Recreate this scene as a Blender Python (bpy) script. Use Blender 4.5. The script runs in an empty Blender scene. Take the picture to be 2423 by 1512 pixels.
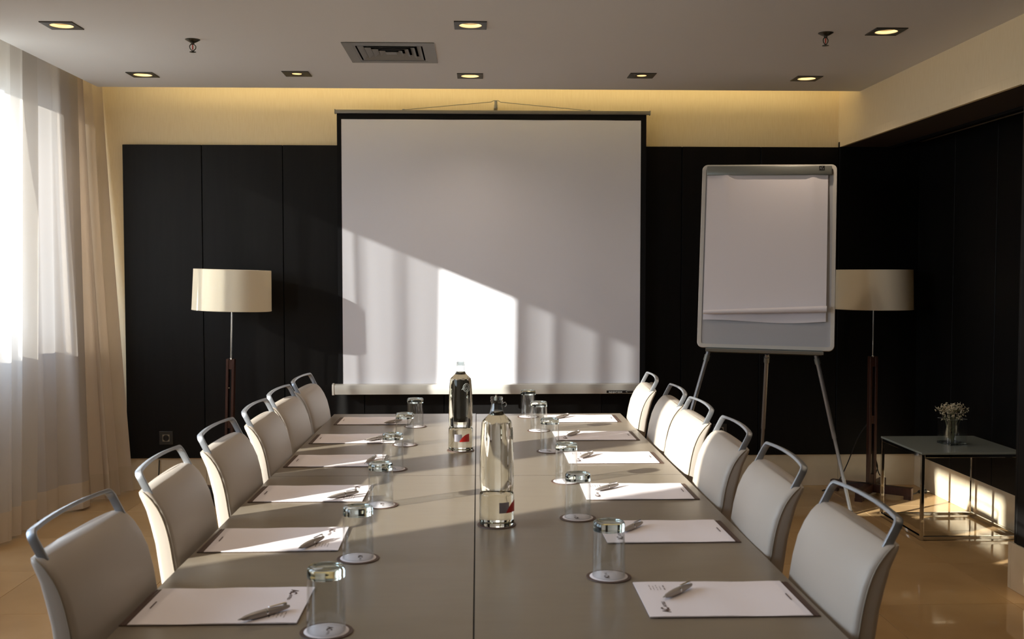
import bpy, bmesh, math, random
from mathutils import Vector, Matrix

random.seed(7)
PI = math.pi
S = bpy.context.scene
COL = S.collection

# ------------------------------------------------------------------ camera
cam_d = bpy.data.cameras.new('camera')
cam_d.sensor_width = 36.0
cam_d.lens = 36.0 * 2464.0 / 2423.0
cam_d.clip_start = 0.02
cam_d.dof.use_dof = True
cam_d.dof.focus_distance = 5.0
cam_d.dof.aperture_fstop = 9.0
cam = bpy.data.objects.new('camera', cam_d)
COL.objects.link(cam)
cam.location = (0, 0, 1.36)
cam.rotation_euler = (PI / 2 - 0.0450, 0, -0.0329)
S.camera = cam

# ------------------------------------------------------------------ world, sun, exposure
SUN_DIR = Vector((1.0, 0.641, -0.41)).normalized()
w = bpy.data.worlds.new('world'); S.world = w
w.use_nodes = True
nt = w.node_tree; nt.nodes.clear()
out = nt.nodes.new('ShaderNodeOutputWorld')
bg = nt.nodes.new('ShaderNodeBackground')
tc = nt.nodes.new('ShaderNodeTexCoord')
sep = nt.nodes.new('ShaderNodeSeparateXYZ')
ramp = nt.nodes.new('ShaderNodeValToRGB')
mr = nt.nodes.new('ShaderNodeMapRange')
mr.inputs['From Min'].default_value = -0.5
mr.inputs['From Max'].default_value = 0.9
nt.links.new(tc.outputs['Generated'], sep.inputs[0])
nt.links.new(sep.outputs['Z'], mr.inputs['Value'])
nt.links.new(mr.outputs[0], ramp.inputs[0])
nt.links.new(ramp.outputs[0], bg.inputs['Color'])
nt.links.new(bg.outputs[0], out.inputs['Surface'])
cr = ramp.color_ramp
cr.elements[0].position = 0.0; cr.elements[0].color = (0.26, 0.25, 0.23, 1)
cr.elements[1].position = 1.0; cr.elements[1].color = (0.50, 0.68, 1.0, 1)
e = cr.elements.new(0.34); e.color = (0.42, 0.42, 0.41, 1)
e = cr.elements.new(0.37); e.color = (0.78, 0.885, 1.0, 1)
SKY = 10.2
bg.inputs['Strength'].default_value = SKY

sun_d = bpy.data.lights.new('sun', 'SUN')
sun_d.energy = 13.5
sun_d.angle = math.radians(0.6)
sun_d.color = (1.0, 0.95, 0.86)
sun = bpy.data.objects.new('sun', sun_d)
COL.objects.link(sun)
sun.rotation_euler = SUN_DIR.to_track_quat('-Z', 'Y').to_euler()
sun.location = (-8, -4, 5)

WINDOWS = [(4.05, 6.24), (1.860, 2.95), (0.83, 1.69)]
W_SILL, W_HEAD = 1.0, 2.425
for (a, b) in WINDOWS:      # daylight portals: they only steer sampling of the sky
    ld = bpy.data.lights.new('sky_portal', 'AREA')
    ld.shape = 'RECTANGLE'; ld.size = W_HEAD - W_SILL; ld.size_y = b - a
    ld.cycles.is_portal = True
    lo = bpy.data.objects.new('sky_portal', ld); COL.objects.link(lo)
    lo.location = (-2.74, (a + b) / 2, (W_SILL + W_HEAD) / 2)
    lo.rotation_euler = (0, -PI / 2, 0)

vs = S.view_settings
vs.view_transform = 'Standard'; vs.look = 'None'; vs.gamma = 1.0
vs.use_curve_mapping = False
vs.exposure = 0.0
cy = S.cycles
cy.use_denoising = True
cy.caustics_reflective = False
cy.caustics_refractive = False
cy.max_bounces = 12; cy.diffuse_bounces = 6; cy.glossy_bounces = 5
cy.transmission_bounces = 12; cy.transparent_max_bounces = 24
cy.sample_clamp_indirect = 5.0


# ------------------------------------------------------------------ materials
def mat(name, color=(0.8, 0.8, 0.8), rough=0.5, metal=0.0, spec=0.5, noise=None, bump=None, coat=0.0, emit=None, emit_s=0.0,
        trans=0.0, ior=1.45, rnd=0.0):
    """noise=(scale, second colour, stretch xyz); bump=(scale, strength, distance, stretch)"""
    m = bpy.data.materials.new(name); m.use_nodes = True
    t = m.node_tree; N = t.nodes; L = t.links
    p = N['Principled BSDF']
    p.inputs['Base Color'].default_value = (*color, 1)
    p.inputs['Roughness'].default_value = rough
    p.inputs['Metallic'].default_value = metal
    p.inputs['Specular IOR Level'].default_value = spec
    p.inputs['Coat Weight'].default_value = coat
    p.inputs['Coat Roughness'].default_value = 0.08
    p.inputs['Transmission Weight'].default_value = trans
    p.inputs['IOR'].default_value = ior
    if emit:
        p.inputs['Emission Color'].default_value = (*emit, 1)
        p.inputs['Emission Strength'].default_value = emit_s
    co = None
    if noise or bump:
        co = N.new('ShaderNodeTexCoord')
    if noise:
        mp = N.new('ShaderNodeMapping'); mp.inputs['Scale'].default_value = noise[2]
        nz = N.new('ShaderNodeTexNoise'); nz.inputs['Scale'].default_value = noise[0]
        nz.inputs['Detail'].default_value = 6
        rp = N.new('ShaderNodeValToRGB')
        rp.color_ramp.elements[0].color = (*color, 1); rp.color_ramp.elements[1].color = (*noise[1], 1)
        rp.color_ramp.elements[0].position = 0.35; rp.color_ramp.elements[1].position = 0.68
        L.new(co.outputs['Object'], mp.inputs[0]); L.new(mp.outputs[0], nz.inputs['Vector'])
        L.new(nz.outputs['Fac'], rp.inputs[0])
        last = rp.outputs[0]
        if rnd:
            oi = N.new('ShaderNodeObjectInfo')
            mr_ = N.new('ShaderNodeMapRange')
            mr_.inputs['To Min'].default_value = 1 - rnd; mr_.inputs['To Max'].default_value = 1 + rnd
            mx = N.new('ShaderNodeVectorMath'); mx.operation = 'SCALE'
            va = N.new('ShaderNodeVectorMath'); va.operation = 'SCALE'
            va.inputs['Scale'].default_value = 17.0
            L.new(oi.outputs['Random'], mr_.inputs['Value'])
            L.new(last, mx.inputs[0]); L.new(mr_.outputs[0], mx.inputs['Scale'])
            last = mx.outputs[0]
        L.new(last, p.inputs['Base Color'])
    if bump:
        mp2 = N.new('ShaderNodeMapping'); mp2.inputs['Scale'].default_value = bump[3]
        nb = N.new('ShaderNodeTexNoise'); nb.inputs['Scale'].default_value = bump[0]; nb.inputs['Detail'].default_value = 4
        bp = N.new('ShaderNodeBump'); bp.inputs['Strength'].default_value = bump[1]; bp.inputs['Distance'].default_value = bump[2]
        L.new(co.outputs['Object'], mp2.inputs[0]); L.new(mp2.outputs[0], nb.inputs['Vector'])
        L.new(nb.outputs['Fac'], bp.inputs['Height']); L.new(bp.outputs[0], p.inputs['Normal'])
    return m


def fabric(name, color, thru, open_max=0.0, face_pow=1.0, weave=0.0):
    """cloth: diffuse + translucent; open weave lets some light straight through, less where it is seen edge on"""
    m = bpy.data.materials.new(name); m.use_nodes = True
    t = m.node_tree; N = t.nodes; L = t.links; N.clear()
    o = N.new('ShaderNodeOutputMaterial')
    d = N.new('ShaderNodeBsdfDiffuse'); d.inputs['Color'].default_value = (*color, 1)
    tr = N.new('ShaderNodeBsdfTranslucent'); tr.inputs['Color'].default_value = (*color, 1)
    mx = N.new('ShaderNodeMixShader'); mx.inputs[0].default_value = thru
    L.new(d.outputs[0], mx.inputs[1]); L.new(tr.outputs[0], mx.inputs[2])
    co = N.new('ShaderNodeTexCoord')
    nb = N.new('ShaderNodeTexNoise'); nb.inputs['Scale'].default_value = 350; nb.inputs['Detail'].default_value = 2
    bp = N.new('ShaderNodeBump'); bp.inputs['Strength'].default_value = 0.25; bp.inputs['Distance'].default_value = 0.002
    L.new(co.outputs['Object'], nb.inputs['Vector']); L.new(nb.outputs['Fac'], bp.inputs['Height'])
    L.new(bp.outputs[0], d.inputs['Normal'])
    last = mx.outputs[0]
    if open_max > 0:
        lw = N.new('ShaderNodeLayerWeight'); lw.inputs['Blend'].default_value = 0.5
        inv = N.new('ShaderNodeMath'); inv.operation = 'SUBTRACT'; inv.inputs[0].default_value = 1.0
        pw = N.new('ShaderNodeMath'); pw.operation = 'POWER'; pw.inputs[1].default_value = face_pow
        ml = N.new('ShaderNodeMath'); ml.operation = 'MULTIPLY'; ml.inputs[1].default_value = open_max
        tp = N.new('ShaderNodeBsdfTransparent')
        m2 = N.new('ShaderNodeMixShader')
        L.new(lw.outputs['Facing'], inv.inputs[1]); L.new(inv.outputs[0], pw.inputs[0])
        L.new(pw.outputs[0], ml.inputs[0]); L.new(ml.outputs[0], m2.inputs[0])
        L.new(last, m2.inputs[1]); L.new(tp.outputs[0], m2.inputs[2])
        last = m2.outputs[0]
    L.new(last, o.inputs['Surface'])
    return m


def thin_glass(name, tint=(0.97, 0.98, 0.98), ior=1.5, gain=1.0):
    """single thin sheet of glass: straight through plus mirror reflection by fresnel"""
    m = bpy.data.materials.new(name); m.use_nodes = True
    t = m.node_tree; N = t.nodes; L = t.links; N.clear()
    o = N.new('ShaderNodeOutputMaterial')
    tp = N.new('ShaderNodeBsdfTransparent'); tp.inputs['Color'].default_value = (*tint, 1)
    g = N.new('ShaderNodeBsdfGlossy'); g.inputs['Roughness'].default_value = 0.02
    f = N.new('ShaderNodeLayerWeight'); f.inputs['Blend'].default_value = 0.5
    pw = N.new('ShaderNodeMath'); pw.operation = 'POWER'; pw.inputs[1].default_value = 5.0
    ml = N.new('ShaderNodeMath'); ml.operation = 'MULTIPLY_ADD'; ml.use_clamp = True
    ml.inputs[1].default_value = 0.95 * gain; ml.inputs[2].default_value = ((ior - 1) / (ior + 1)) ** 2 * gain
    mx = N.new('ShaderNodeMixShader')
    L.new(f.outputs['Facing'], pw.inputs[0]); L.new(pw.outputs[0], ml.inputs[0]); L.new(ml.outputs[0], mx.inputs[0])
    L.new(tp.outputs[0], mx.inputs[1]); L.new(g.outputs[0], mx.inputs[2])
    L.new(mx.outputs[0], o.inputs['Surface'])
    return m


def glass(name, color=(1, 1, 1), ior=1.45, rough=0.0):
    m = bpy.data.materials.new(name); m.use_nodes = True
    t = m.node_tree; N = t.nodes; L = t.links; N.clear()
    o = N.new('ShaderNodeOutputMaterial')
    g = N.new('ShaderNodeBsdfGlass'); g.inputs['Color'].default_value = (*color, 1)
    g.inputs['IOR'].default_value = ior; g.inputs['Roughness'].default_value = rough
    L.new(g.outputs[0], o.inputs['Surface'])
    return m


def emission(name, color, s):
    m = bpy.data.materials.new(name); m.use_nodes = True
    t = m.node_tree; N = t.nodes; L = t.links; N.clear()
    o = N.new('ShaderNodeOutputMaterial')
    g = N.new('ShaderNodeEmission'); g.inputs['Color'].default_value = (*color, 1); g.inputs['Strength'].default_value = s
    L.new(g.outputs[0], o.inputs['Surface'])
    return m


M = {}
M['ceiling'] = mat('ceiling_paint', (0.70, 0.70, 0.71), 0.9, spec=0.2, bump=(220, 0.05, 0.001, (1, 1, 1)))
M['wallpaper'] = mat('woven_wallpaper', (0.90, 0.77, 0.54), 0.8, spec=0.2, noise=(14, (0.86, 0.725, 0.49), (14, 14, 1.0)),
                     bump=(120, 0.25, 0.001, (4, 4, 0.4)))
M['plain_wall'] = mat('plain_wall', (0.62, 0.56, 0.46), 0.9, spec=0.2)
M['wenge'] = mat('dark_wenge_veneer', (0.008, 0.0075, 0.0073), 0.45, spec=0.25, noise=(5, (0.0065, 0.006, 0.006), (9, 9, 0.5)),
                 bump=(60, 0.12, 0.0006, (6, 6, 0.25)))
M['wenge_shaded'] = mat('shaded_wenge_veneer', (0.0035, 0.0033, 0.0033), 0.5, spec=0.2, noise=(5, (0.005, 0.0045, 0.0045), (9, 9, 0.5)))  # same veneer, with the shade of the right side put into its colour
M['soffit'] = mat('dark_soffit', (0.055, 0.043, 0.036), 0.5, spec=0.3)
M['black'] = mat('black_void', (0.006, 0.006, 0.006), 0.8, spec=0.1)
M['marble'] = mat('polished_cream_marble', (0.56, 0.365, 0.18), 0.05, spec=0.5,
                  noise=(2.4, (0.47, 0.295, 0.14), (1, 1, 1)), rnd=0.06)
M['grout'] = mat('floor_joint', (0.42, 0.31, 0.20), 0.6)
M['marble_base'] = mat('skirting_marble', (0.76, 0.66, 0.49), 0.22, noise=(5, (0.66, 0.56, 0.40), (1, 1, 1)), rnd=0.05)
M['table'] = mat('taupe_table_laminate', (0.225, 0.186, 0.140), 0.30, spec=0.40, noise=(9, (0.212, 0.174, 0.131), (1, 5, 1)),
                 bump=(300, 0.03, 0.0005, (1, 1, 1)))
M['table_edge'] = mat('table_edge', (0.035, 0.030, 0.024), 0.6, spec=0.2)  # dark edge band, chosen so the gap between tops reads as shade
M['paper'] = mat('white_paper', (0.86, 0.80, 0.82), 0.75, spec=0.2)
M['flip_paper'] = mat('flipchart_paper', (0.82, 0.775, 0.80), 0.8, spec=0.15)
M['ink'] = mat('brown_print', (0.10, 0.06, 0.05), 0.7)
M['mat_leather'] = mat('brown_leather_mat', (0.10, 0.055, 0.04), 0.55, noise=(30, (0.075, 0.042, 0.03), (1, 6, 1)))
M['leather'] = mat('cream_leather', (0.450, 0.392, 0.335), 0.42, spec=0.45, bump=(260, 0.12, 0.0006, (1, 1, 1)))
M['seam'] = mat('leather_piping', (0.30, 0.25, 0.19), 0.5)
M['alu'] = mat('satin_aluminium', (0.36, 0.375, 0.40), 0.40, metal=0.85, spec=0.5)
M['chrome'] = mat('chrome', (0.75, 0.76, 0.76), 0.06, metal=1.0)
M['steel'] = mat('grey_steel', (0.33, 0.33, 0.32), 0.32, metal=0.9)
M['sprinkler'] = mat('dark_sprinkler_brass', (0.10, 0.10, 0.085), 0.3, metal=0.9)
M['vent'] = mat('grey_vent_metal', (0.25, 0.25, 0.245), 0.5, metal=0.3)
M['fixture'] = mat('downlight_trim', (0.06, 0.06, 0.058), 0.45, metal=0.5)
M['reflector'] = mat('reflector', (0.95, 0.80, 0.55), 0.25, metal=0.6, emit=(1.0, 0.62, 0.25), emit_s=0.12)  # faint emission added as the bulb's light on the reflector
M['bulb'] = emission('halogen_bulb', (1.0, 0.84, 0.60), 7.0)
M['rim_glow'] = mat('lit_reflector_rim', (0.95, 0.80, 0.55), 0.35, emit=(1.0, 0.70, 0.30), emit_s=0.9)  # emission stands in for the bulb's light on the rim
M['bulb_dim'] = emission('dim_bulb', (1.0, 0.58, 0.22), 2.2)
M['cove'] = emission('cove_tube', (1.0, 0.77, 0.36), 12.0)
M['screen'] = mat('matt_white_screen', (0.82, 0.825, 0.895), 0.95, spec=0.05, bump=(900, 0.03, 0.0004, (1, 1, 1)))
M['black_border'] = mat('black_screen_border', (0.008, 0.008, 0.009), 0.8, spec=0.2)
M['screen_case'] = mat('white_screen_case', (0.62, 0.60, 0.56), 0.35, metal=0.1)
M['screen_bar'] = mat('grey_screen_bar', (0.26, 0.25, 0.23), 0.4, metal=0.4)
M['black_plastic'] = mat('black_plastic', (0.012, 0.012, 0.012), 0.4)
M['dark_glossy'] = mat('dark_cable', (0.01, 0.01, 0.01), 0.35)
M['label_white'] = mat('label_white', (0.6, 0.6, 0.58), 0.6)
M['white_plastic'] = mat('white_plastic_frame', (0.66, 0.63, 0.58), 0.3, spec=0.5)
M['whiteboard'] = mat('whiteboard_enamel', (0.50, 0.50, 0.52), 0.25, spec=0.5)
M['clamp'] = mat('grey_clamp', (0.25, 0.26, 0.24), 0.35, metal=0.5)
M['tripod'] = mat('grey_tripod_tube', (0.30, 0.30, 0.31), 0.35, metal=0.7)
M['shade'] = fabric('linen_lampshade', (0.93, 0.85, 0.68), 0.16)
M['lampwood'] = mat('dark_red_wood', (0.060, 0.022, 0.013), 0.4, noise=(20, (0.04, 0.015, 0.01), (8, 8, 0.6)))
M['sheer'] = fabric('sheer_voile', (0.66, 0.62, 0.57), 0.36, 0.22, 1.5)
M['sheer2'] = fabric('sheer_voile_double', (0.54, 0.50, 0.47), 0.22, 0.11, 1.5)
M['sheer_dense'] = fabric('dense_voile', (0.66, 0.57, 0.475), 0.12)
M['sheer_bunch'] = fabric('bunched_voile', (0.70, 0.64, 0.57), 0.18, 0.26, 7.0)
M['hem'] = fabric('voile_hem', (0.62, 0.54, 0.44), 0.15)
M['drape'] = fabric('heavy_drape', (0.66, 0.57, 0.46), 0.05)
M['pane'] = thin_glass('window_pane', (0.93, 0.96, 0.96), 1.45)
M['frame_grey'] = mat('window_frame_grey', (0.42, 0.46, 0.50), 0.4, metal=0.3)
M['tumbler'] = thin_glass('tumbler_wall', (0.968, 0.975, 0.975), 1.5, 1.4)
M['thick_glass'] = glass('thick_glass_base', (0.93, 0.97, 0.96), 1.5)
M['water_bottle'] = glass('bottle_glass_with_water', (0.965, 0.965, 0.92), 1.36)
M['empty_glass'] = thin_glass('bottle_neck_glass', (0.84, 0.87, 0.87), 1.5, 2.5)
M['vase_glass'] = thin_glass('vase_glass', (0.96, 0.975, 0.975), 1.5, 1.2)
M['vase_water'] = glass('vase_base_glass', (0.9, 0.93, 0.93), 1.4)
M['table_glass'] = mat('grey_table_glass', (0.27, 0.30, 0.275), 0.06, spec=0.6)
M['sticker_silver'] = mat('silver_label', (0.32, 0.30, 0.33), 0.35, metal=0.6)
M['sticker_red'] = mat('red_label', (0.55, 0.02, 0.015), 0.45)
M['emboss'] = mat('frosted_emblem', (0.55, 0.58, 0.56), 0.5)
M['pen'] = mat('pen_barrel', (0.40, 0.36, 0.33), 0.38, metal=0.35)
M['pen_chrome'] = mat('pen_chrome', (0.7, 0.7, 0.7), 0.15, metal=1.0)
M['red_bulb'] = mat('red_sprinkler_bulb', (0.6, 0.03, 0.02), 0.2)
M['stem'] = mat('dry_stem', (0.20, 0.19, 0.10), 0.7)
M['floret'] = mat('dry_floret', (0.62, 0.54, 0.38), 0.8)
M['socket_plate'] = mat('socket_plate', (0.05, 0.05, 0.048), 0.35, metal=0.4)
M['socket_ring'] = mat('socket_ring', (0.30, 0.27, 0.20), 0.4)


# ------------------------------------------------------------------ mesh helpers
def link(o, parent=None):
    COL.objects.link(o)
    if parent is not None:
        o.parent = parent
    return o


def obj(name, bm, m, parent=None, smooth=None, loc=None):
    bmesh.ops.recalc_face_normals(bm, faces=bm.faces)
    me = bpy.data.meshes.new(name)
    bm.to_mesh(me); bm.free()
    ms = m if isinstance(m, (list, tuple)) else [m]
    for x in ms:
        me.materials.append(x)
    if smooth is not None:
        for p in me.polygons:
            p.use_smooth = True
        me.set_sharp_from_angle(angle=math.radians(smooth))
    o = bpy.data.objects.new(name, me)
    if loc:
        o.location = loc
    return link(o, parent)


def tag(o, label, cat, group=None):
    o['label'] = label; o['category'] = cat
    if group:
        o['group'] = group
    return o


def thing(name, label, cat, loc=(0, 0, 0), rz=0.0, group=None):
    o = bpy.data.objects.new(name, None)
    o.empty_display_size = 0.1
    o.location = loc; o.rotation_euler = (0, 0, rz)
    COL.objects.link(o)
    return tag(o, label, cat, group)


def struct(name, bm, m, parent=None, smooth=None):
    o = obj(name, bm, m, parent, smooth)
    if parent is None:
        o['kind'] = 'structure'
    return o


def copy_tree(o, parent=None):
    c = o.copy(); COL.objects.link(c); c.parent = parent
    for ch in list(o.children):
        copy_tree(ch, c)
    return c


def box(bm, x0, x1, y0, y1, z0, z1, bev=0.0, seg=2, mi=0):
    vs_ = [bm.verts.new((x, y, z)) for z in (z0, z1) for y in (y0, y1) for x in (x0, x1)]
    idx = [(0, 2, 3, 1), (4, 5, 7, 6), (0, 1, 5, 4), (1, 3, 7, 5), (3, 2, 6, 7), (2, 0, 4, 6)]
    fs = [bm.faces.new([vs_[i] for i in f]) for f in idx]
    for f in fs:
        f.material_index = mi
    if bev > 0:
        es = list({e_ for f in fs for e_ in f.edges})
        bmesh.ops.bevel(bm, geom=es, offset=bev, segments=seg, affect='EDGES', profile=0.5)
    return fs


def nbm():
    return bmesh.new()


def ring_strip(bm, loops, closed=True, cap0=False, cap1=False, mi=0):
    """loops: list of lists of points, same count"""
    V = [[bm.verts.new(p) for p in lp] for lp in loops]
    n = len(V[0])
    for a, b in zip(V[:-1], V[1:]):
        for i in range(n if closed else n - 1):
            j = (i + 1) % n
            f = bm.faces.new((a[i], a[j], b[j], b[i])); f.material_index = mi
    if cap0:
        bm.faces.new(V[0][::-1]).material_index = mi
    if cap1:
        bm.faces.new(V[-1]).material_index = mi
    return V


def lathe(bm, prof, seg=32, cx=0, cy=0, cz=0, cap0=True, cap1=True, mi=0):
    loops = []
    for r, z in prof:
        loops.append([(cx + r * math.cos(2 * PI * i / seg), cy + r * math.sin(2 * PI * i / seg), cz + z) for i in range(seg)])
    return ring_strip(bm, loops, True, cap0, cap1, mi)


def frame_of(d):
    d = Vector(d).normalized()
    up = Vector((0, 0, 1)) if abs(d.z) < 0.95 else Vector((0, 1, 0))
    a = d.cross(up).normalized(); b = a.cross(d).normalized()
    return a, b


def tube(bm, pts, r, seg=10, cap=True, mi=0):
    pts = [Vector(p) for p in pts]
    loops = []
    a0 = None
    for i, p in enumerate(pts):
        d = (pts[min(i + 1, len(pts) - 1)] - pts[max(i - 1, 0)])
        a, b = frame_of(d)
        if a0 is not None:       # keep the frame from twisting
            dn = d.normalized()
            a = (a0 - dn * a0.dot(dn)).normalized(); b = a.cross(dn).normalized()
        a0 = a
        rr = r[i] if isinstance(r, (list, tuple)) else r
        loops.append([p + (a * math.cos(t) + b * math.sin(t)) * rr for t in [2 * PI * k / seg for k in range(seg)]])
    ring_strip(bm, loops, True, cap, cap, mi)


def smooth_path(pts, n=8):
    """catmull rom"""
    P = [Vector(p) for p in pts]
    P = [P[0] * 2 - P[1]] + P + [P[-1] * 2 - P[-2]]
    o = []
    for i in range(1, len(P) - 2):
        for k in range(n):
            t = k / n
            a, b, c, d = P[i - 1], P[i], P[i + 1], P[i + 2]
            o.append(0.5 * ((2 * b) + (c - a) * t + (2 * a - 5 * b + 4 * c - d) * t * t + (-a + 3 * b - 3 * c + d) * t ** 3))
    o.append(P[-2])
    return o


def rrect(hw, hh, r, n=4):
    """rounded rectangle points in 2d"""
    r = min(r, hw * 0.999, hh * 0.999)
    pts = []
    for cx, cy, a0 in ((hw - r, hh - r, 0), (-hw + r, hh - r, PI / 2), (-hw + r, -hh + r, PI), (hw - r, -hh + r, 1.5 * PI)):
        for k in range(n + 1):
            a = a0 + (PI / 2) * k / n
            pts.append((cx + r * math.cos(a), cy + r * math.sin(a)))
    return pts


def text_mesh(name, body, size, m, parent=None, mw=None, extrude=0.0, align='CENTER', bold=0.0):
    cu = bpy.data.curves.new(name, 'FONT')
    cu.body = body; cu.size = size; cu.align_x = align; cu.align_y = 'CENTER'; cu.extrude = extrude
    cu.offset = bold
    cu.resolution_u = 2
    to = bpy.data.objects.new(name, cu); COL.objects.link(to)
    dg = bpy.context.evaluated_depsgraph_get()
    me = bpy.data.meshes.new_from_object(to.evaluated_get(dg))
    bpy.data.objects.remove(to); bpy.data.curves.remove(cu)
    me.materials.clear(); me.materials.append(m)
    o = bpy.data.objects.new(name, me)
    if mw is not None:
        me.transform(mw)
    return link(o, parent)


# ================================================================== ROOM
XL, XR, XA = -2.60, 2.28, 2.81        # window wall, main right plane, alcove wall
YB, YN = 6.555, -3.4                   # back wall, wall behind the camera
YC = 6.19                              # rear edge of the lowered ceiling
YP = 4.33                              # where the pier ends and the alcove starts
ZC, ZT = 2.44, 2.76
XP = -2.21                             # edge of ceiling at the curtain pocket
ZK, ZW = 0.20, 2.148                   # top of skirting, top of panelling

# floor slab and its tiles
bm = nbm(); box(bm, -2.75, 3.0, YN - 0.1, YB + 0.15, -0.12, -0.004)
floor = struct('floor', bm, M['grout'])
TS = 0.60
tile_mesh = None
ys = YB - 0.0
rng = random.Random(3)
bm = nbm(); box(bm, 0.0008, TS - 0.0008, 0.0008, TS - 0.0008, -0.012, 0.0, 0.0006, 1)
first = obj('floor_tile', bm, M['marble'], floor)
x_t = -2.60; n = 0
jx = []
while x_t < 2.85:
    y_t = YB - TS
    while y_t > 0.4:
        if n == 0:
            o = first
        else:
            o = first.copy(); COL.objects.link(o)
        o.location = (x_t, y_t, rng.uniform(-0.0002, 0.0002))
        n += 1
        y_t -= TS
    x_t += TS

# back wall
bm = nbm(); box(bm, -2.70, 2.95, YB, YB + 0.12, 0, ZT)
wall_back = struct('wall_back', bm, M['wallpaper'])
# panels on the back wall (each veneer board its own piece)
xs = [-2.187, -1.703, -1.206, -0.709, -0.212, 0.285, 0.783, 1.281, 1.779, 2.277, XA - 0.004]
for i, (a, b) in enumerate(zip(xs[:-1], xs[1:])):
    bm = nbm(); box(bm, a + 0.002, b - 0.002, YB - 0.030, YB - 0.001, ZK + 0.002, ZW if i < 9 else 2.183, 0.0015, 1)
    p = obj('panel', bm, M['wenge'] if i < 6 else M['wenge_shaded'], wall_back)
bm = nbm(); box(bm, xs[0] + 0.004, xs[-1], YB - 0.012, YB - 0.0005, ZK + 0.004, ZW - 0.01)
obj('panel_backing', bm, M['black'], wall_back)

# right side: pier plane x = XR up to YP, alcove behind it
bm = nbm()
box(bm, XR + 0.03, XR + 0.12, YN, YP, 0, ZW - 0.002)
box(bm, XR, XR + 0.12, YN, YP, ZW - 0.002, ZT)
wall_right = struct('wall_right', bm, M['wallpaper'])
y = YP
k = 0
while y > -3.0:
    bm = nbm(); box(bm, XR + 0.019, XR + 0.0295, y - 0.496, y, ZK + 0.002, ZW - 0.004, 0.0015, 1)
    obj('panel', bm, M['wenge_shaded'], wall_right)
    y -= 0.5
# end face of the pier towards the alcove
bm = nbm(); box(bm, XR + 0.019, XR + 0.12, YP + 0.001, YP + 0.02, ZK + 0.002, ZW - 0.004, 0.0015, 1)
obj('panel', bm, M['wenge_shaded'], wall_right)
# alcove wall
bm = nbm(); box(bm, XA, XA + 0.12, YP - 0.3, YB + 0.1, 0, ZT)
wall_alcove = struct('wall_right_alcove', bm, M['plain_wall'])
y = YB - 0.034
while y > YP - 0.2:
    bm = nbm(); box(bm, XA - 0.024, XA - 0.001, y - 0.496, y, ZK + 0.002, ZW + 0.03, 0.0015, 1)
    obj('panel', bm, M['wenge_shaded'], wall_alcove)
    y -= 0.5
bm = nbm(); box(bm, XR + 0.02, XA + 0.1, YP - 0.02, YP, 0, ZT)
struct('wall_pier_return', bm, M['wenge_shaded'])
# bulkhead over the alcove
bm = nbm(); box(bm, XR, XA + 0.05, YP - 0.001, YB - 0.0005, 2.194, ZT - 0.005); box(bm, XR, XR + 0.018, YP, YB - 0.0005, ZW + 0.002, 2.1938)
struct('wall_bulkhead', bm, M['wallpaper'])
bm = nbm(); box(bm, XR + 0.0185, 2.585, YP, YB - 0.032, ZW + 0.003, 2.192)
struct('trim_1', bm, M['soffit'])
bm = nbm(); box(bm, 2.585, 2.603, YP, YB - 0.032, ZW - 0.010, 2.192, 0.004, 2)
struct('trim_2', bm, M['wenge_shaded'])
bm = nbm(); box(bm, 2.604, XA - 0.026, YP + 0.001, YB - 0.032, 2.184, 2.1895)
struct('trim_4', bm, M['black'])

# skirting slabs
def skirt(name, segs, m=M['marble_base']):
    root = None
    for i, (x0, x1, y0, y1) in enumerate(segs):
        bm = nbm(); box(bm, x0, x1, y0, y1, 0.0005, ZK, 0.001, 1)
        if root is None:
            root = struct(name, bm, m)
        else:
            obj('slab', bm, m, root)
    return root

skirt('baseboard_back', [(a + 0.0008, b - 0.0008, YB - 0.016, YB - 0.0005) for a, b in
      zip([-2.6, -1.7, -0.70, 0.30, 1.30, 2.30], [-1.7, -0.70, 0.30, 1.30, 2.30, XA - 0.0])])
skirt('baseboard_alcove', [(XA - 0.016, XA - 0.0005, YB - 0.018 - (i + 1) * 0.72 + 0.001, YB - 0.018 - i * 0.72) for i in range(3)])
skirt('baseboard_pier', [(XR + 0.010, XR + 0.0295, YP - (i + 1) * 1.0 + 0.001, YP - i * 1.0 + (0.025 if i == 0 else 0)) for i in range(7)]
      + [(XR + 0.010, XR + 0.12, YP + 0.0255, YP + 0.050)])

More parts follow.
